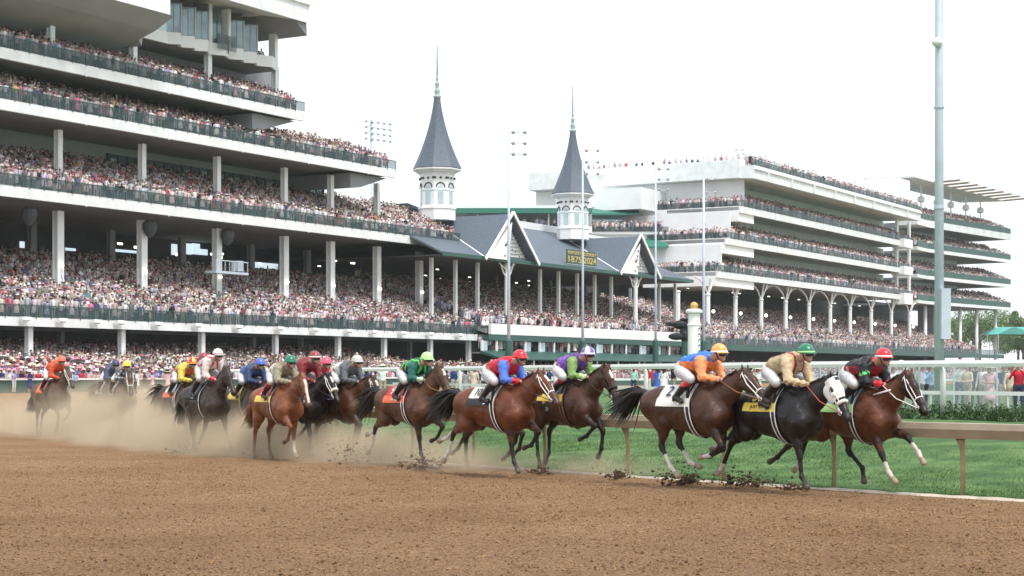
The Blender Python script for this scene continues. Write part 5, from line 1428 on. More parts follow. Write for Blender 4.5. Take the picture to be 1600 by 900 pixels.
def tack(I, cl, band=None, num=None, txt=None, zend=1.38, numcol='c_blk', stripes=('c_wht', 'c_wht'), saddle=True, bandz=None, txtcol='c_blk', over=None, numsz=.26):
    o, G_ = cloth(I, -.50, .22, M[cl], zend=zend)
    if band: 
        # a lower band of another colour along the cloth's edge
        for sg, sl in ((-1, slice(0, 4)), (1, slice(-4, None))):
            g = G_[:, sl]; n1, n2, _ = g.shape; b = MB(); c = g.copy(); c[:, :, 1] += np.sign(c[:, :, 1])*.014
            b.add(c.reshape(-1, 3), [(i*n2+j, i*n2+j+1, (i+1)*n2+j+1, (i+1)*n2+j) for i in range(n1-1) for j in range(n2-1)]); b.build('cloth_band', M[band], o, smooth=True)
    def on_side(t_obj, u, v, sg=-1):
        """bend flat lettering onto the cloth; u 0..1 along x, v: column of the grid"""
        me = t_obj.data; n1, n2, _ = G_.shape
        from math import floor
        for vv in me.vertices:
            x, y, z = vv.co
            fx = min(max((u+x/.72)*(n1-1), 0), n1-1.001); fy = min(max(v+y/.052, 0), n2-1.001)
            i, j = int(fx), int(fy); a, b_ = fx-i, fy-j
            q = G_[i, j]*(1-a)*(1-b_)+G_[i+1, j]*a*(1-b_)+G_[i, j+1]*(1-a)*b_+G_[i+1, j+1]*a*b_
            nrm = np.array([0, q[1], (q[2]-1.22-I['z0'])]); nrm /= np.linalg.norm(nrm); vv.co = q+nrm*(.018+max(z, 0))
    if num:
        t = text_mesh(num, numsz, 'number', M[numcol], o, .002); on_side(t, .3, 5.0)
    if txt:
        t = text_mesh(txt, .075, 'name_lettering', M[txtcol], o, .002, sx=1.15); on_side(t, .5, 1.4)
    if saddle:
        S = SDF(); z = I['z0']; S.cap((-.12, 0, 1.63+z), (.2, 0, 1.67+z), .07, .06, 1.4, 1, .04)
        for sg in (-1, 1): S.cap((.02, sg*.1, 1.6+z), (.14, sg*.24, 1.42+z), .05, .035, .8, 1, .04)
        V, Fc = S.mesh(.02); V = smooth_mesh(V, Fc); arr_mesh('saddle', V, Fc, M['leather'], smooth=True, parent=I['o'])
    girth(I, .20, M['c_blk'], .11, off=.014)
    for k, s_ in enumerate(stripes):
        girth(I, .155+.09*k, M[s_], .018, 'girth_strap', off=.022)

# --- the field, leader first
I = horse(1457, 29.9, 60, 'bay leading horse with white front legs and dark head, furthest right', 'leader', BAY, darkface=True, neck=33, head=-52, bounce=.02, socks=(3, 3, 1, 0), blaze=0, hvox=.019, br=dict(m='white_tack', noseb=True), manem='mane')
tack(I, 'c_cyan', band='c_lime2' if False else 'c_lime', num='12', numcol='c_wht', numsz=.2); I['rein'] = 'white_tack'
b = MB(); b.tube([I['nb']+I['nd']*.1+I['up']*.12+np.array([0, -.13, 0]), I['nb']+I['nd']*.46-I['up']*.02+np.array([0, -.13, 0])], .015, 6); I['prop']('neck_strap', b, M['white_tack'])
jockey(I, 'person in black silks with red collar and cuffs and a red helmet crouching on the leading bay horse', 'cap_red', (.014, .014, .018), ('low', (.25, .01, .02)), collar=(.6, .02, .03), cuff=(.6, .02, .03), armband=(.15, .7, .2), capband='c_wht', vox=.013)
I = horse(1337, 29.5, 57, 'black horse in a white blinker hood, second from the right', 'push', (.014, .012, .013), neck=27, head=-58, bounce=.04, socks=(0, 0, 1, 3), hvox=.019, br=dict(fleece=True, hood=(.78, .77, .74)))
I['rein'] = 'red_rein'
tack(I, 'c_blk', band='c_yellow', num='3', numcol='c_yellow', txt='JUST STEEL', numsz=.3)
jockey(I, 'person in tan silks and a green helmet riding the hooded black horse', 'cap_green', (.42, .33, .19), ('stripe', (.3, .03, .05)), sleeve=(.55, .43, .27), capband='c_lime', breech=None, lift=.03, vox=.013)
I = horse(1203, 30.6, 50, 'dark bay horse with white bandaged legs gathered beneath it, third from the right', 'gather', (.085, .034, .018), neck=30, head=-40, bounce=.10, socks=(1, 0, 3, 3), hvox=.019, br=dict(m='white_tack'), tail='back')
I['rein'] = 'tan_leather'
tack(I, 'c_wht', band='c_wht', num='2', numcol='c_navy', stripes=('c_wht', 'c_wht'))
jockey(I, 'person in blue and orange silks and an orange helmet on the third horse from the right', 'cap_orange', (.03, .16, .62), ('low', (.75, .2, .05)), sleeve=(.8, .3, .12), capband='c_wht', sock=(.55, .04, .05), vox=.013)
I = horse(978, 35.2, 53, 'dark bay horse with a black noseband and yellow cloth, just ahead of the bay in the middle', 'tuck', DBAY, neck=36, head=-60, bounce=.12, hvox=.02, br=dict(m='bridle', fleece='black', th=.009), socks=(0, 0, 0, 0), blaze=1)
tack(I, 'c_navy', band='c_yellow', num='8', numcol='c_wht', stripes=('tan_leather', 'tan_leather'))
jockey(I, 'person in purple silks with yellow patches and a purple and white helmet', 'cap_purple', (.2, .07, .42), ('front', (.10, .04, .2)), sleeve=(.2, .35, .1), capband='c_wht', capcol2='cap_wht', cuff=(.5, .7, .3), sock=(.25, .02, .04))
I = horse(866, 36.6, 50, 'light muzzled brown horse mostly hidden behind the bay with the red capped rider', 'canter', DBAY, neck=20, head=-48, bounce=.0, br=dict(m='bridle', fleece=True), hvox=.024)
tack(I, 'c_wht', stripes=('c_wht', 'c_wht'))
jockey(I, 'person in white silks crouching low on the hidden horse behind the red capped rider', 'cap_wht', (.6, .6, .62), None, lean=-.16, vox=.02)
I = horse(877, 34.1, 48, 'glossy bay horse with white bridle and black and white cloth in the middle of the field', 'drive', (.18, .05, .018), neck=32, head=-46, bounce=.05, socks=(0, 0, 3, 3), hvox=.019, br=dict(m='white_tack', fleece=False), blaze=1)
tack(I, 'c_wht', band='c_blk', num='10', numcol='c_blk', numsz=.2)
jockey(I, 'person in red and blue silks and a red helmet on the glossy bay in the middle', 'cap_red', (.5, .01, .03), None, sleeve=(.08, .18, .62), capband='cap_red', cuff=(.6, .02, .04), collar=(.5, .01, .03), vox=.013)
I = horse(716, 37.7, 53, 'bay horse with a red cloth striding alone left of the middle', 'drive', (.13, .052, .024), neck=46, head=-54, bounce=.05, socks=(0, 0, 3, 3), hvox=.021, br=dict(m='bridle', th=.008), blaze=1)
I['rein'] = 'tan_leather'
tack(I, 'c_red', band='c_dorange', num='9', numcol='c_wht', txt='LION', txtcol='c_wht')
jockey(I, 'person in navy and bright green silks and a lime green helmet', 'cap_lime', (.01, .02, .05), ('chevron', (.1, .6, .08)), sleeve=(.02, .12, .1), capband='c_lime', cuff=(.5, .7, .5), vox=.015)
I = horse(603, 41.6, 50, 'brown horse with white bridle and dark blue cloth, sixth from the right', 'canter', (.11, .045, .02), neck=26, head=-56, bounce=.03, br=dict(m='white_tack'), blaze=1, hvox=.023, socks=(0, 0, 0, 0))
tack(I, 'c_navy', num='3', numcol='c_wht', stripes=('c_blk', 'c_blk'))
jockey(I, 'person in grey and white silks and a white pompom helmet', 'cap_gray', (.1, .11, .12), ('back', (.62, .66, .63)), pom=True, capband='c_gray', vox=.017)
I = horse(533, 41.8, 52, 'near black horse with white bridle running beside the chestnut', 'push', (.02, .015, .014), neck=32, head=-50, bounce=.02, br=dict(m='white_tack', fleece=True), blaze=1, hvox=.024)
tack(I, 'c_navy', num='7', numcol='c_wht', stripes=('c_blk', 'c_blk'))
jockey(I, 'person in maroon silks and a maroon helmet between the green and pink helmets', 'cap_maroon', (.2, .025, .03), None, lift=.07, capband='c_wht', vox=.018)
I = horse(548, 45.0, 52, 'dark horse almost hidden behind the near black horse with the white bridle', 'tuck', BRN, neck=26, head=-50, bounce=.02, hvox=.028)
tack(I, 'c_pink', stripes=('c_blk',))
jockey(I, 'person in pink and red silks and a pink helmet half hidden behind the maroon rider', 'cap_pink', (.5, .03, .07), None, vox=.02)
I = horse(489, 40.7, 57, 'bright chestnut horse with a white blaze and red and yellow cloth', 'chest', CHE, points=(.14, .05, .02), neck=30, head=-60, bounce=.02, socks=(0, 3, 0, 0), blaze=2, manem='manec', br=dict(m='bridle', th=.008), hvox=.021, tail='down')
tack(I, 'c_red', band='c_yellow', num='5', numcol='c_wht', stripes=('c_maroon', 'c_wht'))
jockey(I, 'person in cream and brown camouflage silks and a green helmet on the chestnut', 'cap_green', (.62, .6, .5), ('front', (.2, .16, .1)), sleeve=(.3, .27, .2), capband='cap_green', vox=.016, sock=(.3, .03, .04))
I = horse(440, 45.4, 54, 'dark brown horse with a yellow cloth behind the chestnut', 'canter', BRN, neck=24, head=-50, bounce=0, hvox=.026)
tack(I, 'c_yellow', num='4', numcol='c_blk', stripes=('c_yellow', 'c_blk'))
jockey(I, 'person in blue silks and a blue helmet low on the horse behind the chestnut', 'cap_blue', (.03, .05, .13), ('back', (.05, .16, .4)), vox=.018)
I = horse(374, 43.8, 54, 'dark bay horse with white capped rider left of the chestnut', 'reach', (.045, .028, .02), neck=46, head=-52, bounce=.03, br=dict(m='bridle', th=.008), hvox=.023, tail='down')
tack(I, 'c_blk', stripes=('c_blk', 'c_wht'))
jockey(I, 'person in white and red silks and a pale helmet sitting tall', 'cap_wht', (.68, .62, .58), ('chevron', (.5, .03, .06)), sleeve=(.62, .56, .54), lift=.12, cuff=(.6, .05, .08), capband='c_maroon', vox=.017)
I = horse(328, 47.5, 56, 'dark horse with an orange edged cloth beside the left group', 'drive', BRN, neck=26, head=-54, bounce=.03, hvox=.027)
tack(I, 'c_wht', band='c_dorange', stripes=('c_wht', 'c_wht'))
jockey(I, 'person in yellow silks and a red and yellow helmet', 'cap_yellow', (.6, .5, .08), ('low', (.5, .1, .05)), capband='cap_red', capcol2='cap_red', vox=.019)
I = horse(345, 50.0, 56, 'brown horse hidden behind the yellow silked rider', 'canter', BRN, neck=28, head=-54, bounce=.03, hvox=.03)
tack(I, 'c_maroon', stripes=('c_blk',))
jockey(I, 'person in dark maroon silks and a dark red helmet behind the yellow silks', 'cap_maroon', (.12, .03, .04), None, lift=.1, vox=.02)
I = horse(208, 53.0, 68, 'dusty brown horse coming nearly head on, second group from the left', 'stand1', (.12, .065, .04), neck=40, head=-62, bounce=.03, hvox=.027)
tack(I, 'c_gray', stripes=('c_wht',))
jockey(I, 'person in grey and black silks and a yellow helmet', 'cap_yellow', (.09, .1, .12), ('dots', (.55, .55, .55)), capband='cap_yellow', vox=.019, lean=-.04)
I = horse(196, 55.5, 62, 'dark horse half hidden behind the dusty brown one', 'canter', (.07, .04, .028), neck=34, head=-58, bounce=.03, hvox=.03)
tack(I, 'c_gray', stripes=('c_wht',))
jockey(I, 'person in dark silks and a dark blue helmet behind the yellow helmet', 'cap_navy', (.06, .07, .14), None, vox=.02)
I = horse(121, 56.5, 50, 'brown horse trailing the field, furthest left', 'last', (.12, .062, .038), neck=50, head=-50, bounce=.04, hvox=.026, tail='down')
tack(I, 'c_dorange', stripes=('c_blk',))
jockey(I, 'person in orange red silks and helmet on the last horse at the far left', 'cap_dorange', (.6, .08, .03), None, lift=.08, capband='cap_dorange', vox=.018)
# ================================================================== PEOPLE IN THE STANDS
def person_template(arm, hat, skirt=False, lo=False):
    V = []; Fc = []; P = []
    def rings(rs, n, part, cx=0, cy=0, cap=True):
        base = len(V)
        for (z, rx, ry, ox) in rs:
            for k in range(n):
                a = 2*math.pi*(k+.5)/n; V.append((cx+ox+rx*math.cos(a), cy+ry*math.sin(a), z))
        for i in range(len(rs)-1):
            for k in range(n):
                a, b = base+i*n+k, base+i*n+(k+1) % n; Fc.append((a, b, b+n)); Fc.append((a, b+n, a+n)); P.extend([part]*2)
        if cap:
            t = base+(len(rs)-1)*n
            for k in range(1, n-1): Fc.append((t, t+k, t+k+1)); P.append(part)
    n = 5 if lo else 6
    # x = forward, y = side
    if skirt: rings([(.35, .2, .26, 0), (.9, .15, .19, 0)], n, 0)
    else:
        for sy in (-.1, .1): rings([(0, .07, .07, 0), (.88, .09, .1, 0)], 4, 0, 0, sy, False)
    rings([(.82, .13, .18, 0), (1.08, .12, .165, 0), (1.36, .13, .22, 0), (1.47, .08, .14, 0)], n, 1)
    rings([(1.46, .05, .05, .01), (1.54, .08, .07, .02), (1.64, .095, .08, .02)], n, 2)
    rings([(1.62, .105, .09, .0), (1.70, .10, .085, -.01), (1.76, .05, .045, -.01)], n, 3)
    if hat == 1: rings([(1.645, .26, .24, .0), (1.675, .2, .19, 0)], 7, 4)
    if hat == 2: rings([(1.66, .15, .13, .03), (1.78, .09, .08, 0)], n, 4)
    def limb(a, b, r, part):
        a = Vector(a); b = Vector(b); d = (b-a).normalized(); u = d.cross(Vector((.1, .2, 1))).normalized(); w = d.cross(u); base = len(V)
        for p, rr in ((a, r), (b, r*.7)):
            for k in range(3): an = 2*math.pi*k/3; V.append(tuple(p+u*math.cos(an)*rr+w*math.sin(an)*rr))
        for k in range(3):
            q, s_ = base+k, base+(k+1) % 3; Fc.extend([(q, s_, s_+3), (q, s_+3, q+3)]); P.extend([part]*2)
    for sy in (-1, 1):
        sh = (0, sy*.21, 1.4)
        if arm == 0: limb(sh, (.06, sy*.27, 1.0), .06, 1); limb((.05, sy*.27, 1.02), (.25, sy*.16, .98), .04, 2)
        elif arm == 1: limb(sh, (.2, sy*.27, 1.2), .06, 1); limb((.19, sy*.27, 1.2), (.32, sy*.08, 1.52), .04, 2)
        elif arm == 2 and sy == 1: limb(sh, (.12, sy*.3, 1.66), .055, 1); limb((.12, sy*.3, 1.64), (.2, sy*.22, 1.98), .04, 2)
        else: limb(sh, (.03, sy*.25, 1.05), .06, 1); limb((.03, sy*.25, 1.07), (.08, sy*.24, .82), .04, 2)
    return np.array(V), np.array(Fc), np.array(P)
PAL_TOP = np.array([(.72, .7, .7), (.75, .55, .55), (.62, .3, .34), (.45, .05, .08), (.7, .62, .5), (.3, .38, .55), (.05, .07, .16), (.03, .03, .035), (.2, .2, .23), (.6, .66, .72), (.65, .1, .25), (.5, .42, .6), (.72, .5, .18), (.1, .35, .3), (.78, .74, .72), (.35, .25, .2), (.7, .6, .66), (.12, .14, .28)])
PAL_P = np.array([.19, .15, .06, .035, .05, .04, .06, .07, .06, .07, .03, .05, .004, .01, .14, .015, .13, .02]); PAL_P /= PAL_P.sum()
PAL_BOT = np.array([(.03, .03, .04), (.05, .06, .12), (.45, .4, .32), (.6, .58, .56), (.12, .12, .13), (.5, .3, .32), (.2, .25, .4)])
PAL_SK = np.array([(.5, .3, .22), (.55, .35, .27), (.38, .22, .15), (.2, .11, .07), (.5, .32, .24)])
PAL_HR = np.array([(.02, .015, .012), (.08, .045, .02), (.25, .16, .08), (.03, .02, .02), (.35, .28, .2)])
PAL_HAT = np.array([(.78, .76, .72), (.7, .64, .5), (.7, .35, .45), (.8, .78, .78), (.05, .05, .07), (.55, .06, .1), (.6, .55, .4)])
xyz = [(*W(s, n)[:2], z) for s, n, z in SPOTS]+WS
xyz = np.array(xyz)
px_ = 800+F*xyz[:, 0]/xyz[:, 1]; ok = (px_ > -420) & (px_ < 1900)
xyz = xyz[ok]; dist = np.hypot(xyz[:, 0], xyz[:, 1])
# the nearest trackside people become persons of their own
pxx = 800+F*xyz[:, 0]/xyz[:, 1]; low = (xyz[:, 2] < 1.6) & (pxx > -5) & (pxx < 1600)
idx = np.where(low)[0]; idx = idx[np.argsort(dist[idx])][:229]
single = xyz[idx]; keep = np.ones(len(xyz), bool); keep[idx] = False
xyz = xyz[keep]; dist = dist[keep]
def crowd(xyz, dist):
    N = len(xyz); r = np.random.default_rng(5); Vs = []; Fs = []; Cs = []; off = 0
    lo = dist > 240; kind = r.integers(0, 8, N)
    combos = [(0, 0, 0), (1, 0, 0), (3, 0, 1), (0, 1, 1), (1, 2, 0), (2, 0, 0), (3, 2, 0), (0, 1, 0)]
    for L in (False, True):
        for k in range(8):
            m = (lo == L) & (kind == k); n = m.sum()
            if n == 0: continue
            V, Fc, P = person_template(*combos[k][:2], bool(combos[k][2]), L); X = xyz[m]
            yaw = np.arctan2(-X[:, 1], 10-X[:, 0])+r.normal(0, .35, n); sc = r.normal(1.12, .09, n); scz = r.normal(1.03, .07, n)
            c, s = np.cos(yaw), np.sin(yaw); T = np.empty((n, len(V), 3))
            T[:, :, 0] = (V[None, :, 0]*c[:, None]-V[None, :, 1]*s[:, None])*sc[:, None]+X[:, 0:1]
            T[:, :, 1] = (V[None, :, 0]*s[:, None]+V[None, :, 1]*c[:, None])*sc[:, None]+X[:, 1:2]
            T[:, :, 2] = V[None, :, 2]*scz[:, None]+X[:, 2:3]
            Fk = (Fc[None]+np.arange(n)[:, None, None]*len(V)+off).reshape(-1, 3)
            col = np.stack([PAL_BOT[r.integers(0, len(PAL_BOT), n)], PAL_TOP[r.choice(len(PAL_TOP), n, p=PAL_P)], PAL_SK[r.integers(0, 5, n)], PAL_HR[r.integers(0, 5, n)], PAL_HAT[r.integers(0, 7, n)]], 1)
            if combos[k][2]: col[:, 0] = col[:, 1]
            col = col*.85+col.max(-1, keepdims=True)*.15; col *= r.uniform(.5, 1.22, (n, 1, 1)); C = col[:, P]
            Vs.append(T.reshape(-1, 3)); Fs.append(Fk); Cs.append(C.reshape(-1, 3)); off += n*len(V)
    M['crowd'] = mat('crowd_cloth', (.5, .5, .5), .85, attr='Col', spec=.2)
    o = arr_mesh('crowd', np.concatenate(Vs), np.concatenate(Fs), M['crowd'], np.concatenate(Cs))
    tag(o, 'dense crowd of spectators in pink, white and dark clothes filling every deck of the stands', 'crowd', kind='stuff')
crowd(xyz, dist)
print('CROWD', len(xyz), 'SINGLE', len(single))

# ---- individual spectators
def spect(kind):
    S = SDF(); SK, TP, BT_, HR, SH = 1, 2, 3, 4, 5
    dress = kind in (2, 6)
    for sy in (-1, 1):
        f = .06*sy if kind in (0, 3) else 0
        S.cap((0, sy*.1, .9), (f*.5, sy*.11, .48), .095, .06, 1, BT_ if not dress else TP, .03); S.cap((f*.5, sy*.11, .48), (f-.02, sy*.12, .09), .06, .042, 1, BT_ if not dress else SK, .03)
        S.cap((f-.03, sy*.12, .05), (f+.14, sy*.14, .035), .045, .035, 1, SH, .01)
    S.cap((0, -.06, .95), (0, .06, .95), .12, .12, 1, TP if dress else BT_, .05)
    if dress: S.cap((0, 0, .95), (0, 0, .55), .14, .23, 1, TP, .04)
    S.cap((0, 0, 1.02), (0, 0, 1.3), .125, .14, 1.25, TP, .05); S.cap((0, -.15, 1.4), (0, .15, 1.4), .068, .068, 1, TP, .05)
    S.cap((0, 0, 1.42), (.02, 0, 1.54), .052, .05, 1, SK, .03); S.cap((.02, 0, 1.6), (.03, 0, 1.64), .085, .088, .85, SK, .02); S.cap((.1, 0, 1.6), (.115, 0, 1.59), .014, .016, 1, SK, .01)
    S.cap((-.02, 0, 1.63), (-.01, 0, 1.67), .098, .09, .88, HR, 0)
    if dress or kind == 3: S.cap((-.05, 0, 1.62), (-.07, 0, 1.42), .08, .05, 1.1, HR, .02)
    for sy in (-1, 1):
        sh = np.array((0, sy*.2, 1.39))
        if kind in (1, 5): el = np.array((.18, sy*.28, 1.2)); hn = np.array((.3, sy*.07, 1.5))
        elif kind == 4 and sy == 1: el = np.array((.08, sy*.3, 1.62)); hn = np.array((.16, sy*.24, 1.9))
        elif kind in (3, 6): el = np.array((.04, sy*.28, 1.13)); hn = np.array((.24, sy*.04, 1.1))
        else: el = np.array((-.02, sy*.27, 1.12)); hn = np.array((.08, sy*.28, .87))
        S.cap(sh, el, .055, .042, 1, TP, .03); S.cap(el, hn, .04, .028, 1, SK if dress or kind == 4 else TP, .01)
        d = (hn-el)/np.linalg.norm(hn-el); S.cap(hn, hn+d*.07, .034, .03, .7, SK, .01)
        for q in range(4): S.cap(hn+d*.08+np.array([0, 0, .018-.014*q]), hn+d*(.155-.01*abs(q-1.4))+np.array([.01, -sy*.02, .015-.014*q]), .011, .008, 1, SK, 0)
        S.cap(hn+d*.04+np.array([.02, 0, .02]), hn+d*.1+np.array([.03, -sy*.02, .035]), .012, .009, 1, SK, 0)
    if kind in (2,): S.cap((.0, 0, 1.715), (.0, 0, 1.72), .2, .2, 1, 6, 0)
    V, Fc = S.mesh(.024); V = smooth_mesh(V, Fc, 1, .3)
    if kind == 2: pass
    lab, tt = S.paint(V, None); fl = lab[Fc[:, 0]]
    return V, Fc, fl
M['objcol'] = mat('top_cloth', (.5, .5, .5), .8, objcol=True, spec=.2)
M['haircol'] = mat('hair', (.05, .03, .02), .7); M['shoe'] = mat('shoe', (.03, .025, .02), .5)
TROU = [mat('trousers_navy', (.04, .05, .1), .8), mat('trousers_khaki', (.42, .36, .28), .8), mat('trousers_black', (.02, .02, .022), .8), mat('trousers_white', (.6, .58, .56), .8)]
HATM = [mat('straw_hat', (.7, .62, .45), .8), mat('white_hat', (.78, .76, .74), .8), mat('pink_hat', (.7, .3, .42), .8), mat('red_cap', (.5, .04, .06), .8)]
TEMPL = []
for kd in range(7):
    V, Fc, fl = spect(kd); me_o = arr_mesh('person', V, Fc, [SKIN, M['objcol'], TROU[kd % 4], M['haircol'], M['shoe']], smooth=True, mi=np.clip(fl-1, 0, 4)); TEMPL.append(me_o)
hatm = []
for style in (0, 1):
    b = MB()
    if style == 0: b.lathe([(.29, .0), (.3, .015), (.14, .03), (.12, .1), (.09, .14), (.02, .15)], 14)
    else: b.lathe([(.115, .0), (.115, .05), (.08, .095), (.02, .11)], 10); b.box(.06, .2, -.07, .07, .0, .012)
    o = b.build('hat', HATM[0], smooth=True); hatm.append(o.data); bpy.data.objects.remove(o)
TOPN = [('white', (.75, .74, .73)), ('pale pink', (.72, .45, .5)), ('red', (.5, .03, .05)), ('navy blue', (.03, .05, .15)), ('light blue', (.35, .48, .68)), ('black', (.02, .02, .025)), ('grey', (.28, .28, .3)), ('beige', (.6, .52, .4)), ('mint green', (.35, .6, .5)), ('bright blue', (.05, .14, .5)), ('magenta', (.55, .06, .25)), ('lilac', (.45, .36, .58))]
HATN = ['straw', 'white', 'pink', 'red']
GARM = {0: 'jacket', 1: 'top holding up a phone', 2: 'dress', 3: 'top with folded hands', 4: 'shirt waving one arm', 5: 'shirt lifting both hands', 6: 'dress with folded hands'}
used_t = set(); labels_seen = {}
def zone(px):
    Z = [(55, 'left of the last horse'), (130, 'behind the last horse'), (165, 'between the last horse and the dusty pair'), (230, 'behind the dusty pair of horses'), (275, 'just right of the dusty pair'), (345, 'behind the yellow and white silks'),
         (400, 'between the pale helmet and the blue helmet'), (450, 'behind the blue silks'), (510, 'behind the maroon and green helmets'), (545, 'just left of the pompom helmet'), (600, 'behind the pompom helmet'), (650, 'left of the lime helmet'), (700, 'behind the lime helmet'), (740, 'near the end post of the clubhouse deck'),
         (800, 'left of the red and blue jockey'), (870, 'behind the red and blue jockey'), (960, 'behind the purple jockey'), (1060, 'left of the gold ball post'), (1160, 'behind the orange helmet'), (1240, 'left of the tan jockey'), (1330, 'behind the tan jockey'), (1400, 'behind the leading jockey')]
    for a, b in Z:
        if px < a: return b
    return 'right of the leading horse'
def spectator(x, y, z, where, grp, yaw=None, kd=None, ti=None, hat=None, trouser=None, scale=None, lab=None):
    px = 800+F*x/y
    if kd is None or hat is None:
        for _ in range(60):
            k2 = random.randrange(7) if kd is None else kd; t2 = random.choices(range(12), [14, 12, 6, 8, 8, 7, 6, 7, 2, 3, 3, 5])[0] if ti is None else ti
            h2 = random.choice([-1, 0, 1, 2, 3]); r2 = random.randrange(4)
            key = (k2, t2, h2, r2 if (h2 < 0 and k2 not in (2, 6)) else 0, where, zone(px))
            if key not in labels_seen: break
        labels_seen[key] = 1; kd, ti, hat, trouser = k2, t2, h2, r2
    kd = random.randrange(7) if kd is None else kd; ti = random.choices(range(12), [14, 12, 6, 8, 8, 7, 6, 7, 2, 3, 3, 5])[0] if ti is None else ti
    src = TEMPL[kd]
    if kd in used_t: o = src.copy(); COL.objects.link(o)
    else: o = src; used_t.add(kd)
    o.location = (x, y, z); o.color = (*TOPN[ti][1], 1); sc = scale or random.uniform(.94, 1.05); o.scale = (sc, sc, sc)
    yw = math.atan2(-y, 4-x)+random.gauss(0, .4) if yaw is None else yaw
    o.rotation_euler = (0, 0, yw)
    if kd not in (2, 6):
        tr = random.randrange(4) if trouser is None else trouser; o.material_slots[2].link = 'OBJECT'; o.material_slots[2].material = TROU[tr]
    hat = random.choice([None, None, 0, 1, 2, 3]) if hat is None else hat
    hd = ''
    if hat is not None and hat >= 0:
        st = 0 if hat < 3 else 1; h = bpy.data.objects.new('hat', hatm[st]); COL.objects.link(h); h.parent = o; h.location = (.01, 0, 1.70); h.rotation_euler = (random.gauss(0, .1), random.gauss(.05, .08), 0)
        h.material_slots[0].link = 'OBJECT'; h.material_slots[0].material = HATM[hat]; hd = ' and '+HATN[hat]+(' hat' if hat < 3 else ' cap')
    elif kd not in (2, 6): hd = ', '+['navy', 'khaki', 'black', 'white'][tr]+' trousers'
    tag(o, lab or f"person in {TOPN[ti][0]} {GARM[kd]}{hd} {where} {zone(px)}", 'spectator', grp)
    return o
for x, y, z in single: spectator(x, y, float(z), 'trackside', 'spectators at the trackside wall')
for px in (22, 47, 118, 214, 226, 238, 262):
    n_ = 100.2; s_ = Sx(px, n_); x, y, _ = W(s_, n_); spectator(x, y, .5, 'before the green wall', 'photographers before the track wall', yaw=random.uniform(4.5, 6.0))
# people in the infield, behind the white rails
infield = [(573, 98), (586, 101), (598, 97), (640, 103), (697, 95), (709, 98), (716, 100), (727, 96), (741, 94), (748, 102), (757, 97), (764, 99), (776, 93), (785, 101), (797, 98),
           (806, 104), (846, 105), (858, 104), (990, 108), (1012, 106), (1020, 110), (1027, 107), (1037, 103), (1052, 109), (1172, 92), (1184, 90), (1235, 96), (1248, 98), (1262, 101)]
for i, (px, Y) in enumerate(infield):
    x, y, _ = G(px, Y); ti = [3, 0, 0, 6, 5, 3, 0, 6, 7, 3, 0, 5][i % 12]
    if i in (19, 20): ti = 2
    if i == 21: ti = 9
    if i == 18: ti = 8
    spectator(x, y, Hs(x, y), 'infield', 'people standing in the infield', ti=ti, yaw=random.uniform(0, 6.28))
right = [(1395, 64), (1408, 66), (1432, 68), (1441, 64), (1452, 63), (1500, 66), (1512, 63), (1524, 67), (1537, 65), (1546, 63), (1558, 67), (1568, 64), (1580, 60), (1592, 58), (1603, 60)]
for i, (px, Y) in enumerate(right):
    x, y, _ = G(px, Y); lab = None; ti = [0, 0, 6, 0, 4, 0, 7, 5, 0, 1, 0, 3, 7, 2, 0][i]
    spectator(x, y, Hs(x, y), 'behind the clear fence', 'people behind the clear panel fence', ti=ti, kd=[0, 3, 1, 0, 5, 1, 3, 0, 0, 6, 1, 0, 0, 5, 1][i])
# label tidy: at most 16 words
for o in COL.objects:
    if 'label' in o and len(o['label'].split()) > 16: o['label'] = ' '.join(o['label'].split()[:16])

# ================================================================== DUST AND FLYING DIRT
def dustmat():
    m = bpy.data.materials.new('dust'); m.use_nodes = True; t = m.node_tree; t.nodes.remove(t.nodes['Principled BSDF']); out = t.nodes['Material Output']
    v = t.nodes.new('ShaderNodeVolumePrincipled'); v.inputs['Color'].default_value = (.9, .76, .57, 1); v.inputs['Anisotropy'].default_value = .1
    tc = t.nodes.new('ShaderNodeTexCoord'); ln = t.nodes.new('ShaderNodeVectorMath'); ln.operation = 'LENGTH'; t.links.new(tc.outputs['Object'], ln.inputs[0])
    mr = t.nodes.new('ShaderNodeMapRange'); mr.interpolation_type = 'SMOOTHSTEP'; mr.inputs[1].default_value = .0; mr.inputs[2].default_value = 1.0; mr.inputs[3].default_value = 1; mr.inputs[4].default_value = 0
    t.links.new(ln.outputs['Value'], mr.inputs[0])
    geo = t.nodes.new('ShaderNodeNewGeometry'); nz = t.nodes.new('ShaderNodeTexNoise'); nz.inputs['Scale'].default_value = .8; nz.inputs['Detail'].default_value = 4; nz.inputs['Roughness'].default_value = .6
    t.links.new(geo.outputs['Position'], nz.inputs['Vector'])
    m2 = t.nodes.new('ShaderNodeMapRange'); m2.inputs[1].default_value = .40; m2.inputs[2].default_value = .62; m2.inputs[3].default_value = .06; m2.inputs[4].default_value = 1.9
    t.links.new(nz.outputs['Fac'], m2.inputs[0])
    mu = t.nodes.new('ShaderNodeMath'); mu.operation = 'MULTIPLY'; t.links.new(mr.outputs[0], mu.inputs[0]); t.links.new(m2.outputs[0], mu.inputs[1])
    oi = t.nodes.new('ShaderNodeObjectInfo'); mu2 = t.nodes.new('ShaderNodeMath'); mu2.operation = 'MULTIPLY'; t.links.new(mu.outputs[0], mu2.inputs[0]); t.links.new(oi.outputs['Alpha'], mu2.inputs[1])
    mu3 = t.nodes.new('ShaderNodeMath'); mu3.operation = 'MULTIPLY'; mu3.inputs[1].default_value = 1.0; t.links.new(mu2.outputs[0], mu3.inputs[0])
    t.links.new(mu3.outputs[0], v.inputs['Density']); t.links.new(v.outputs[0], out.inputs['Volume'])
    return m
DM = dustmat()
b = MB(); b.ball((0, 0, 0), 1, 16); do = b.build('dust_cloud', DM)
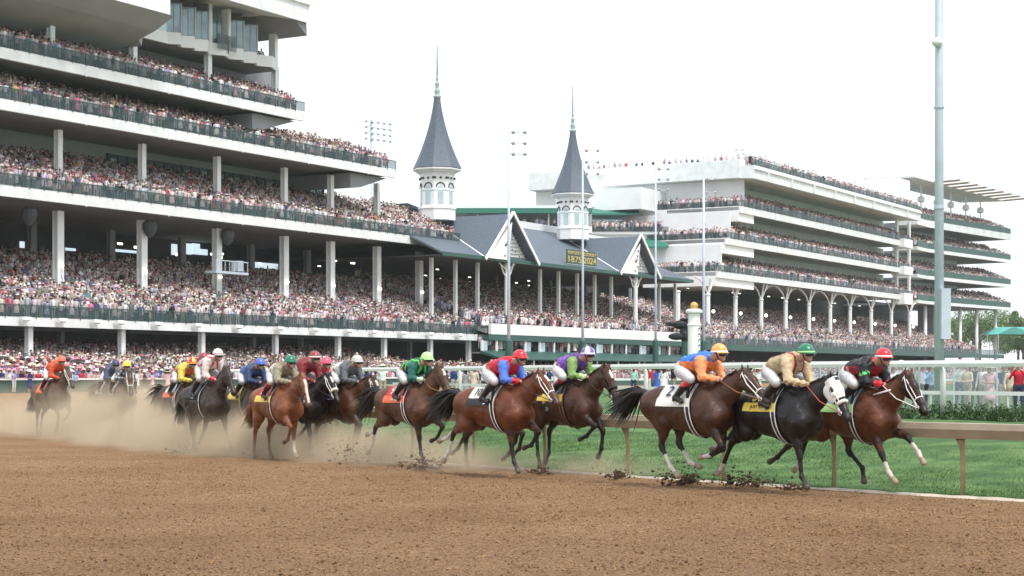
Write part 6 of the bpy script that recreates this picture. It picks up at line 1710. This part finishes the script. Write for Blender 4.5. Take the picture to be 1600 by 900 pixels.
puffs = [(30, 62, 5, 3, 1.4, .10), (100, 58, 4.5, 3, 1.2, .16), (150, 56, 3.5, 3, 1.5, .30), (200, 53, 3.0, 2.6, 1.6, .55), (232, 51, 2.8, 2.5, 1.5, .5), (265, 48.5, 2.6, 2.4, 1.3, .6), (305, 46.5, 2.6, 2.4, 1.2, .55), (345, 45, 2.6, 2.2, 1.1, .5),
         (395, 43, 2.4, 2, 1.05, .5), (435, 42, 2.2, 1.8, .9, .45), (480, 41.5, 2.2, 1.8, .85, .55), (525, 41, 2.0, 1.8, .75, .4), (570, 39.5, 2.0, 1.6, .75, .5), (620, 38.5, 1.8, 1.5, .7, .35), (680, 37.2, 1.5, 1.4, .5, .25), (740, 35.6, 1.6, 1.4, .4, .22), (880, 34.5, 1.6, 1.2, .35, .15), (960, 33.6, 1.2, 1, .35, .18)]
for i, (px, Y, a, b_, c, den) in enumerate(puffs):
    o = do if i == 0 else do.copy()
    if i: COL.objects.link(o)
    x, y, _ = G(px, Y); o.location = (x, y, Hs(x, y)+.12); o.scale = (a*1.25, b_*1.1, c*1.3); o.color = (1, 1, 1, den*2.7)
    tag(o, 'pale tan dust drifting low behind the hooves', 'dust', 'dust kicked up by the horses', kind='stuff')
for i, (px, yb, Y, w, h, n) in enumerate([(668, 736, 36.0, .42, .13, 260), (1068, 757, 31.0, .4, .12, 240), (1168, 762, 30.4, .5, .14, 300), (970, 751, 32.8, .3, .08, 120), (1240, 768, 29.6, .3, .07, 100), (845, 742, 34.0, .3, .06, 90), (405, 712, 41.5, .5, .1, 120), (1085, 748, 31.5, .25, .2, 60), (560, 712, 38.5, .5, .35, 130), (300, 712, 43.0, .5, .12, 120)]):
    r = np.random.default_rng(i+40); x, y, _ = G(px, Y); z = Hs(x, y)
    P = r.normal(size=(n, 3))*np.array([w*.5, w*.4, h]); P[:, 2] = np.abs(P[:, 2]); P[:, 0] -= P[:, 2]*.6
    rr = np.exp(r.normal(math.log(.02), .5, n)); rr = np.minimum(rr, .06)*(1-.5*np.clip(P[:, 2]/.6, 0, 1))
    V = oct_v[None]*rr[:, None, None]*r.uniform(.5, 1.4, (n, 6, 1))+P[:, None, :]; Fc = (oct_f[None]+np.arange(n)[:, None, None]*6).reshape(-1, 3)
    o = arr_mesh('flying_dirt', V.reshape(-1, 3), Fc, M['clodd'], None, smooth=True); o.location = (x, y, z+.02)
    tag(o, 'dark clods of dirt thrown up by galloping hooves', 'dirt', 'clods kicked up from the track', kind='stuff')
# ================================================================== AIR
M['haze'] = bpy.data.materials.new('haze'); M['haze'].use_nodes = True; t = M['haze'].node_tree; t.nodes.remove(t.nodes['Principled BSDF'])
v = t.nodes.new('ShaderNodeVolumePrincipled'); v.inputs['Color'].default_value = (.9, .95, 1, 1); v.inputs['Density'].default_value = .00011
t.links.new(v.outputs[0], t.nodes['Material Output'].inputs['Volume'])
b = MB(); b.box(-420, 620, -30, 1000, -1.2, 62); tag(b.build('haze', M['haze']), 'thin bright haze over the whole racecourse', 'haze', kind='stuff')
